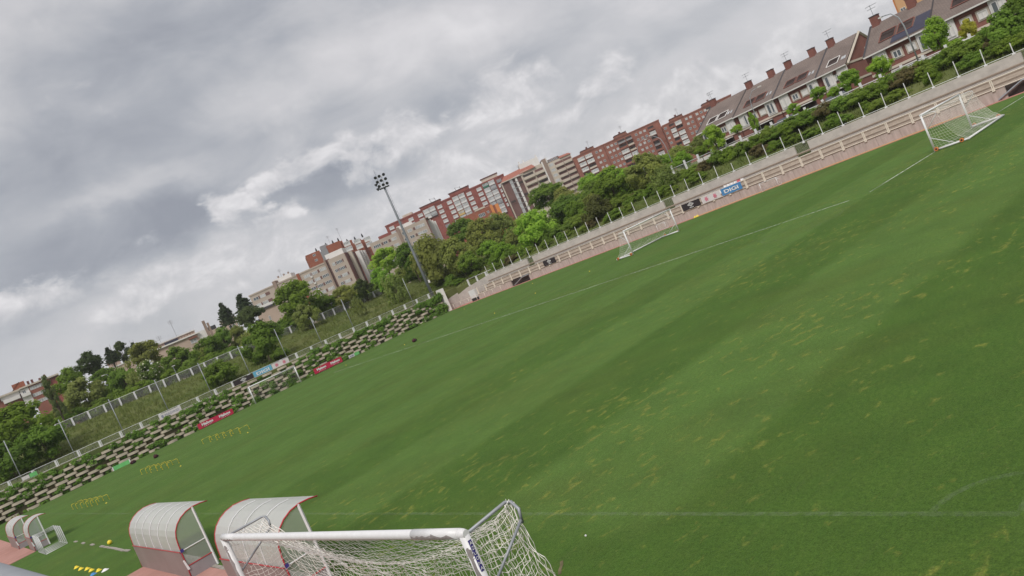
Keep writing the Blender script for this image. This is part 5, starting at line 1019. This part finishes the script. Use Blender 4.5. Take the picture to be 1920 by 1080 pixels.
KIND = {'oak': ('round', (0.088, 0.15, 0.028), 'mid-green leafy tree'), 'olive': ('round', (0.13, 0.165, 0.048), 'olive-green leafy tree'), 'lime': ('round', (0.14, 0.235, 0.036), 'bright green leafy tree'), 'dark': ('round', (0.075, 0.086, 0.03), 'dark brownish-green tree'),
        'pine': ('round', (0.05, 0.078, 0.03), 'dark rounded pine'), 'cedar': ('cedar', (0.04, 0.062, 0.032), 'dark spiky conifer'), 'cypress': ('column', (0.085, 0.12, 0.044), 'narrow upright tree'), 'willow': ('willow', (0.135, 0.18, 0.058), 'wispy feathery tree'),
        'shrub': ('shrub', (0.098, 0.16, 0.03), 'rounded green bush'), 'flower': ('round', (0.1, 0.15, 0.036), 'green tree dotted with cream blossom'), 'yellow': ('round', (0.22, 0.235, 0.038), 'yellow-green small tree')}
TREES = [
('oak', 35, 4.6, 119.0, 5.09, 10.2, 4.3, 3.2),
('oak', 80, 5.6, 114.0, 4.28, 6.8, 2.9, 2.6),
('oak', 15, 1.4, 112.5, 4.03, 6.6, 3.0, 2.4),
('olive', 157, 17.5, 143.8, 7.7, 11.9, 3.8, 3.2),
('cypress', 97, 12.2, 136.5, 7.7, 13.4, 1.3, 3.3),
('oak', 130, 19.0, 158.7, 7.75, 16.0, 2.8, 2.8),
('pine', 166, 27.8, 182.5, 7.9, 19.7, 3.1, 2.8),
('cedar', 205, 36.4, 201.2, 8.01, 21.4, 2.2, 1.9),
('pine', 228, 39.4, 202.6, 8.02, 21.0, 2.0, 2.9),
('cedar', 252, 42.8, 204.8, 8.03, 20.7, 1.9, 1.9),
('olive', 268, 34.9, 168.7, 7.81, 16.0, 3.7, 3.1),
('flower', 281, 27.9, 141.5, 7.7, 11.2, 2.2, 2.4),
('oak', 335, 35.5, 149.9, 7.7, 11.6, 3.6, 3.0),
('oak', 393, 42.5, 152.9, 7.72, 11.2, 3.2, 2.9),
('oak', 418, 50.5, 166.1, 7.8, 13.1, 2.3, 2.6),
('oak', 200, 24.4, 157.7, 7.75, 13.2, 3.6, 2.8),
('oak', 232, 26.0, 152.3, 7.71, 12.2, 2.4, 2.6),
('shrub', 185, 19.5, 143.4, 7.7, 11.1, 1.8, 1.5),
('willow', 250, 23.9, 137.4, 7.7, 10.7, 1.3, 2.0),
('shrub', 415, 30.0, 114.0, 4.28, 6.0, 2.7, 2.2),
('oak', 490, 38.3, 116.0, 4.6, 7.9, 3.5, 3.4),
('shrub', 525, 38.6, 112.0, 3.95, 4.9, 1.5, 1.3),
('oak', 560, 56.5, 136.7, 7.7, 12.9, 4.5, 4.3),
('olive', 572, 53.5, 130.4, 6.95, 9.6, 2.6, 2.4),
('cedar', 420, 64.7, 198.2, 7.99, 20.6, 3.0, 2.9),
('cedar', 455, 65.9, 187.0, 7.92, 20.2, 3.4, 2.8),
('pine', 470, 58.9, 168.3, 7.81, 15.2, 3.3, 2.7),
('olive', 445, 50.0, 155.6, 7.73, 12.5, 1.5, 1.8),
('oak', 612, 61.9, 137.4, 7.7, 10.4, 2.3, 2.1),
('olive', 648, 65.5, 135.6, 7.7, 10.3, 2.7, 2.3),
('pine', 680, 68.8, 133.8, 7.5, 10.4, 2.0, 2.1),
('lime', 720, 77.7, 136.7, 7.7, 14.2, 3.4, 2.7),
('lime', 716, 70.9, 129.1, 6.74, 10.6, 2.1, 2.5),
('willow', 742, 65.3, 117.0, 4.77, 7.0, 2.7, 3.7),
('willow', 670, 58.5, 120.0, 5.26, 7.2, 1.5, 2.1),
('oak', 768, 79.3, 129.7, 6.84, 12.5, 3.5, 3.3),
('olive', 815, 75.1, 116.0, 4.6, 9.2, 4.4, 5.4),
('shrub', 848, 74.5, 113.0, 4.11, 4.0, 2.4, 2.2),
('olive', 858, 74.9, 108.4, 7, 8.4, 3.6, 3.6),
('oak', 872, 98.6, 134.3, 7.59, 13.1, 4.1, 3.6),
('olive', 905, 91.8, 120.6, 5.36, 10.2, 3.7, 4.0),
('olive', 935, 97.8, 122.2, 5.61, 10.3, 3.9, 3.9),
('lime', 915, 79.1, 105.1, 5.19, 6.9, 2.1, 1.9),
('lime', 945, 77.0, 98.5, 4.66, 5.7, 2.2, 1.7),
('shrub', 880, 73.1, 103.5, 3.7, 6.5, 2.2, 1.9),
('lime', 1007, 77.0, 88.7, 4.66, 6.5, 3.6, 3.5),
('oak', 1025, 124.3, 131.8, 7.18, 14.0, 4.4, 3.4),
('olive', 1062, 116.4, 118.5, 5.38, 10.7, 3.4, 3.4),
('oak', 1048, 103.9, 109.8, 5.3, 8.1, 3.3, 2.9),
('oak', 1085, 81.2, 82.9, 5.3, 5.9, 2.2, 2.7),
('dark', 1122, 74.5, 72.5, 4.05, 5.3, 2.5, 2.6),
('lime', 1110, 124.7, 117.0, 5.48, 11.8, 3.2, 2.7),
('lime', 1150, 116.5, 103.5, 5.38, 10.5, 3.8, 2.9),
('lime', 1185, 107.1, 91.5, 5.3, 8.1, 3.6, 2.8),
('olive', 1215, 101.2, 82.8, 5.3, 7.6, 3.2, 2.4),
('willow', 1247, 76.0, 60.6, 4.42, 5.6, 2.7, 2.0),
('lime', 1240, 110.9, 86.7, 5.31, 8.6, 2.6, 2.0),
('olive', 1272, 129.3, 95.4, 5.53, 9.6, 2.9, 2.0),
('lime', 1278, 88.8, 66.1, 5.3, 7.3, 1.8, 1.4),
('olive', 1310, 107.1, 74.8, 5.3, 8.9, 2.2, 1.7),
('lime', 1337, 79.3, 53.5, 5.22, 8.0, 1.4, 1.7),
('oak', 1312, 82.2, 58.1, 5.3, 7.1, 1.0, 0.9),
('lime', 1412, 85.0, 50.8, 5.3, 7.9, 0.6, 1.4),
('lime', 1487, 84.0, 44.6, 5.3, 7.1, 0.9, 0.8),
('lime', 1380, 85.0, 53.5, 5.3, 7.9, 0.8, 0.6),
('lime', 1535, 84.0, 40.9, 5.3, 7.6, 0.9, 0.9),
('lime', 1562, 83.0, 38.7, 5.3, 7.0, 0.8, 0.6),
('lime', 1590, 84.0, 37.1, 5.3, 7.5, 1.4, 1.2),
('lime', 1650, 84.0, 33.3, 5.3, 7.3, 1.4, 1.3),
('lime', 1752, 84.0, 26.9, 5.3, 8.1, 1.5, 1.9),
('lime', 1790, 83.0, 25.2, 5.3, 6.1, 1.1, 0.6),
('yellow', 1815, 86.0, 24.5, 5.3, 7.1, 0.9, 1.2),
('oak', 1880, 76.0, 19.0, 4.42, 5.3, 2.4, 2.1),
('oak', 1915, 77.5, 17.6, 4.79, 6.0, 1.7, 2.0),
]
cnt = {}
for r in sorted(TREES, key=lambda q: q[1]): cnt.setdefault(r[0], []).append(r)
rgt = random.Random(9); shrub_n = 0
def plant(kind, x, y, zc, rw, rh, label, group, name='tree', i=0):
    shape, colr, _ = KIND[kind]; g = hz(x, y); zb = min(g, zc - .4 * rh)
    t = thing(name, label, 'bush' if kind == 'shrub' else 'tree', (x, y, zb), rgt.uniform(0, 6.28), group)
    c = link('crown', CR[shape][i % len(CR[shape])], t); c.location = (0, 0, zc - zb); c.scale = (rw * 1.07, rw * 1.07, rh * 1.06)
    k = rgt.uniform(.86, 1.14); c.color = (colr[0] * k * rgt.uniform(.95, 1.08), colr[1] * k, colr[2] * k * rgt.uniform(.9, 1.1), 1)
    hT = max(.5, zc - zb); tr = link('trunk', TK[i % 3], t); s = min(2.4, max(.5, hT * .45, rw * .4)); tr.scale = (s, s, hT)
    return t, c
for kind, rows in cnt.items():
    for k, (kd, cx, x, y, g, zc, rw, rh) in enumerate(rows):
        where = 'above the planted wall' if y < 125 and x < 70 else 'behind the embankment fence' if x < 80 and y > 128 else 'before the terraced houses' if y < 56 else 'behind the stand'
        lb = KIND[kind][2] + ' ' + where + (', %s such from the left' % ORD[k] if len(rows) > 1 else '')
        t, c = plant(kind, x, y, zc, rw, rh, lb, 'trees and bushes round the ground', 'bush' if kind == 'shrub' else 'tree', k)
        if kind == 'flower':
            b = MB(); rgf = random.Random(4)
            for _ in range(120):
                d = Vector((rgf.gauss(0, 1), rgf.gauss(0, 1), rgf.gauss(.3, 1))).normalized() * rgf.uniform(.85, 1.02); leaf_quads(b, (d.x * rw, d.y * rw, d.z * rh), 5, (.12, .12, .14), .16, rgf, out=Vector((0, 0, .3)))
            o = b.build('blossom', M['blossom'], t); o.location = c.location
# hedge bushes on the slope behind the stand
HB = []
y = 12.0
while y < 118:
    d = 1.0 if y < 52 else (.75 if y < 70 else .9)
    HB.append((78.4 + rgt.uniform(-.5, .4), y, rgt.uniform(1.2, 1.7) * d, rgt.uniform(.7, 1.0) * d, 'upper'))
    if y < 50 or rgt.random() < .75: HB.append((76.2 + rgt.uniform(-.7, .7), y + .6, rgt.uniform(1.2, 1.9) * d, rgt.uniform(1.0, 1.4) * d, 'middle'))
    if rgt.random() < (.95 if y < 45 else .6): HB.append((72.2 + rgt.uniform(-.5, .6) + (0 if y < 40 else .5), y + rgt.uniform(0, 1), rgt.uniform(.8, 1.5), rgt.uniform(.55, 1.0), 'lower'))
    y += rgt.uniform(1.5, 2.2) * (1.2 if y > 70 else 1)
for i, (x, y, rw, rh, rowname) in enumerate(HB):
    t, c = plant('shrub', x, y, hz(x, y) + rh * .55, rw, rh, '%s-row hedge bush behind the stand level with the %s back-wall pole from the right' % (rowname, ORD[max(0, min(34, int((y - 16.3) / 2.278)))]) if 16 < y < 96 else ('%s-row hedge bush past the right edge of the stand view' % rowname if y < 50 else '%s-row hedge bush beyond the far end of the stand' % rowname), 'hedge bushes behind the stand', 'hedge_bush', i)
    if rgt.random() < .3: c.color = (.12, .175, .036, 1)
    if rgt.random() < .12: c.color = (.10, .095, .045, 1)
# small bushes on the left embankment and between trees
def scr(x, y, z): d = Vector((x, y, z)) - CAM; return d.dot(cr) / d.dot(cf)
low = []
for i in range(34):
    x = -8 + 92 * (i + rgt.random()) / 34; y = rgt.uniform(136.8, 142); rw = rgt.uniform(1.7, 2.7); low.append((x, y, hz(x, y) + rw * .5, rw, rw * .75))
low.sort(key=lambda q: scr(*q[:3]))
for i, (x, y, zc, rw, rh) in enumerate(low): plant('shrub', x, y, zc, rw, rh, 'low bush right behind the embankment fence, %s from the left' % ORD[i], 'low bushes at the embankment fence', 'low_bush', i)
low = []
for i in range(34):
    x = -20 + 122 * (i + rgt.random()) / 34; y = rgt.uniform(146, 172); rw = rgt.uniform(2.4, 3.3); low.append((x, y, hz(x, y) + rw * .75, rw, rw * .85))
low.sort(key=lambda q: scr(*q[:3]))
for i, (x, y, zc, rw, rh) in enumerate(low): plant(rgt.choice(['oak', 'oak', 'olive', 'pine']), x, y, zc, rw, rh, 'low spreading tree in the belt beyond the embankment fence, %s from the left' % ORD[i], 'tree belt beyond the embankment fence', 'belt_tree', i)
low = []
for i in range(42):
    x = rgt.uniform(84, 128); y = rgt.uniform(70, 140); rw = rgt.uniform(1.8, 3.4)
    if x > 100 and y < 84: continue
    low.append((x, y, hz(x, y) + rw * .9, rw, rw * .9))
low.sort(key=lambda q: scr(*q[:3]))
for i, (x, y, zc, rw, rh) in enumerate(low[:35]): plant(rgt.choice(['oak', 'lime', 'olive']), x, y, zc, rw, rh, 'leafy tree in the thicket behind the stand hedge, %s from the left' % ORD[i], 'thicket trees behind the stand', 'thicket_tree', i)
# long grass on the slopes
b = MB(); rg = random.Random(31)
def tuft(x, y, s):
    z = hz(x, y)
    for k in range(5):
        a = rg.uniform(0, 6.28); l = s * rg.uniform(.5, 1.1); w_ = .05 * s + .02; dx, dy = math.cos(a), math.sin(a); ox, oy = x + rg.uniform(-.3, .3), y + rg.uniform(-.3, .3)
        b.v += [(ox - dy * w_, oy + dx * w_, z - .08), (ox + dy * w_, oy - dx * w_, z - .08), (ox + dx * l * .45, oy + dy * l * .45, z + l)]; k0 = len(b.v); b.f.append((k0 - 3, k0 - 2, k0 - 1))
for _ in range(11000): tuft(rg.uniform(-12, 84), 108.3 + 27 * rg.random() ** 1.1, rg.uniform(.22, .6))
for _ in range(4500): tuft(70.9 + 9 * rg.random(), rg.uniform(5, 118), rg.uniform(.22, .6))
me = b.mesh('long_grass'); me.materials.append(M['tuft']); o = struct(link('long_grass', me), 'stuff'); o['label'] = 'long half-dry grass on the slopes'

# ------------------------------------------------------------------ air between here and the far blocks
hm_ = bpy.data.materials.new('haze_air'); hm_.use_nodes = True; hn = hm_.node_tree; hn.nodes.remove(hn.nodes['Principled BSDF'])
pv = hn.nodes.new('ShaderNodeVolumePrincipled'); pv.inputs['Color'].default_value = (.93, .95, 1, 1); pv.inputs['Density'].default_value = .0002; pv.inputs['Anisotropy'].default_value = .2
hn.links.new(pv.outputs[0], hn.nodes['Material Output'].inputs['Volume'])
o = struct(MB().span((-1600, -1600, -3), (2600, 2600, 75)).build('haze', hm_), 'stuff'); o['label'] = 'thin pale haze over the ground and the far buildings'
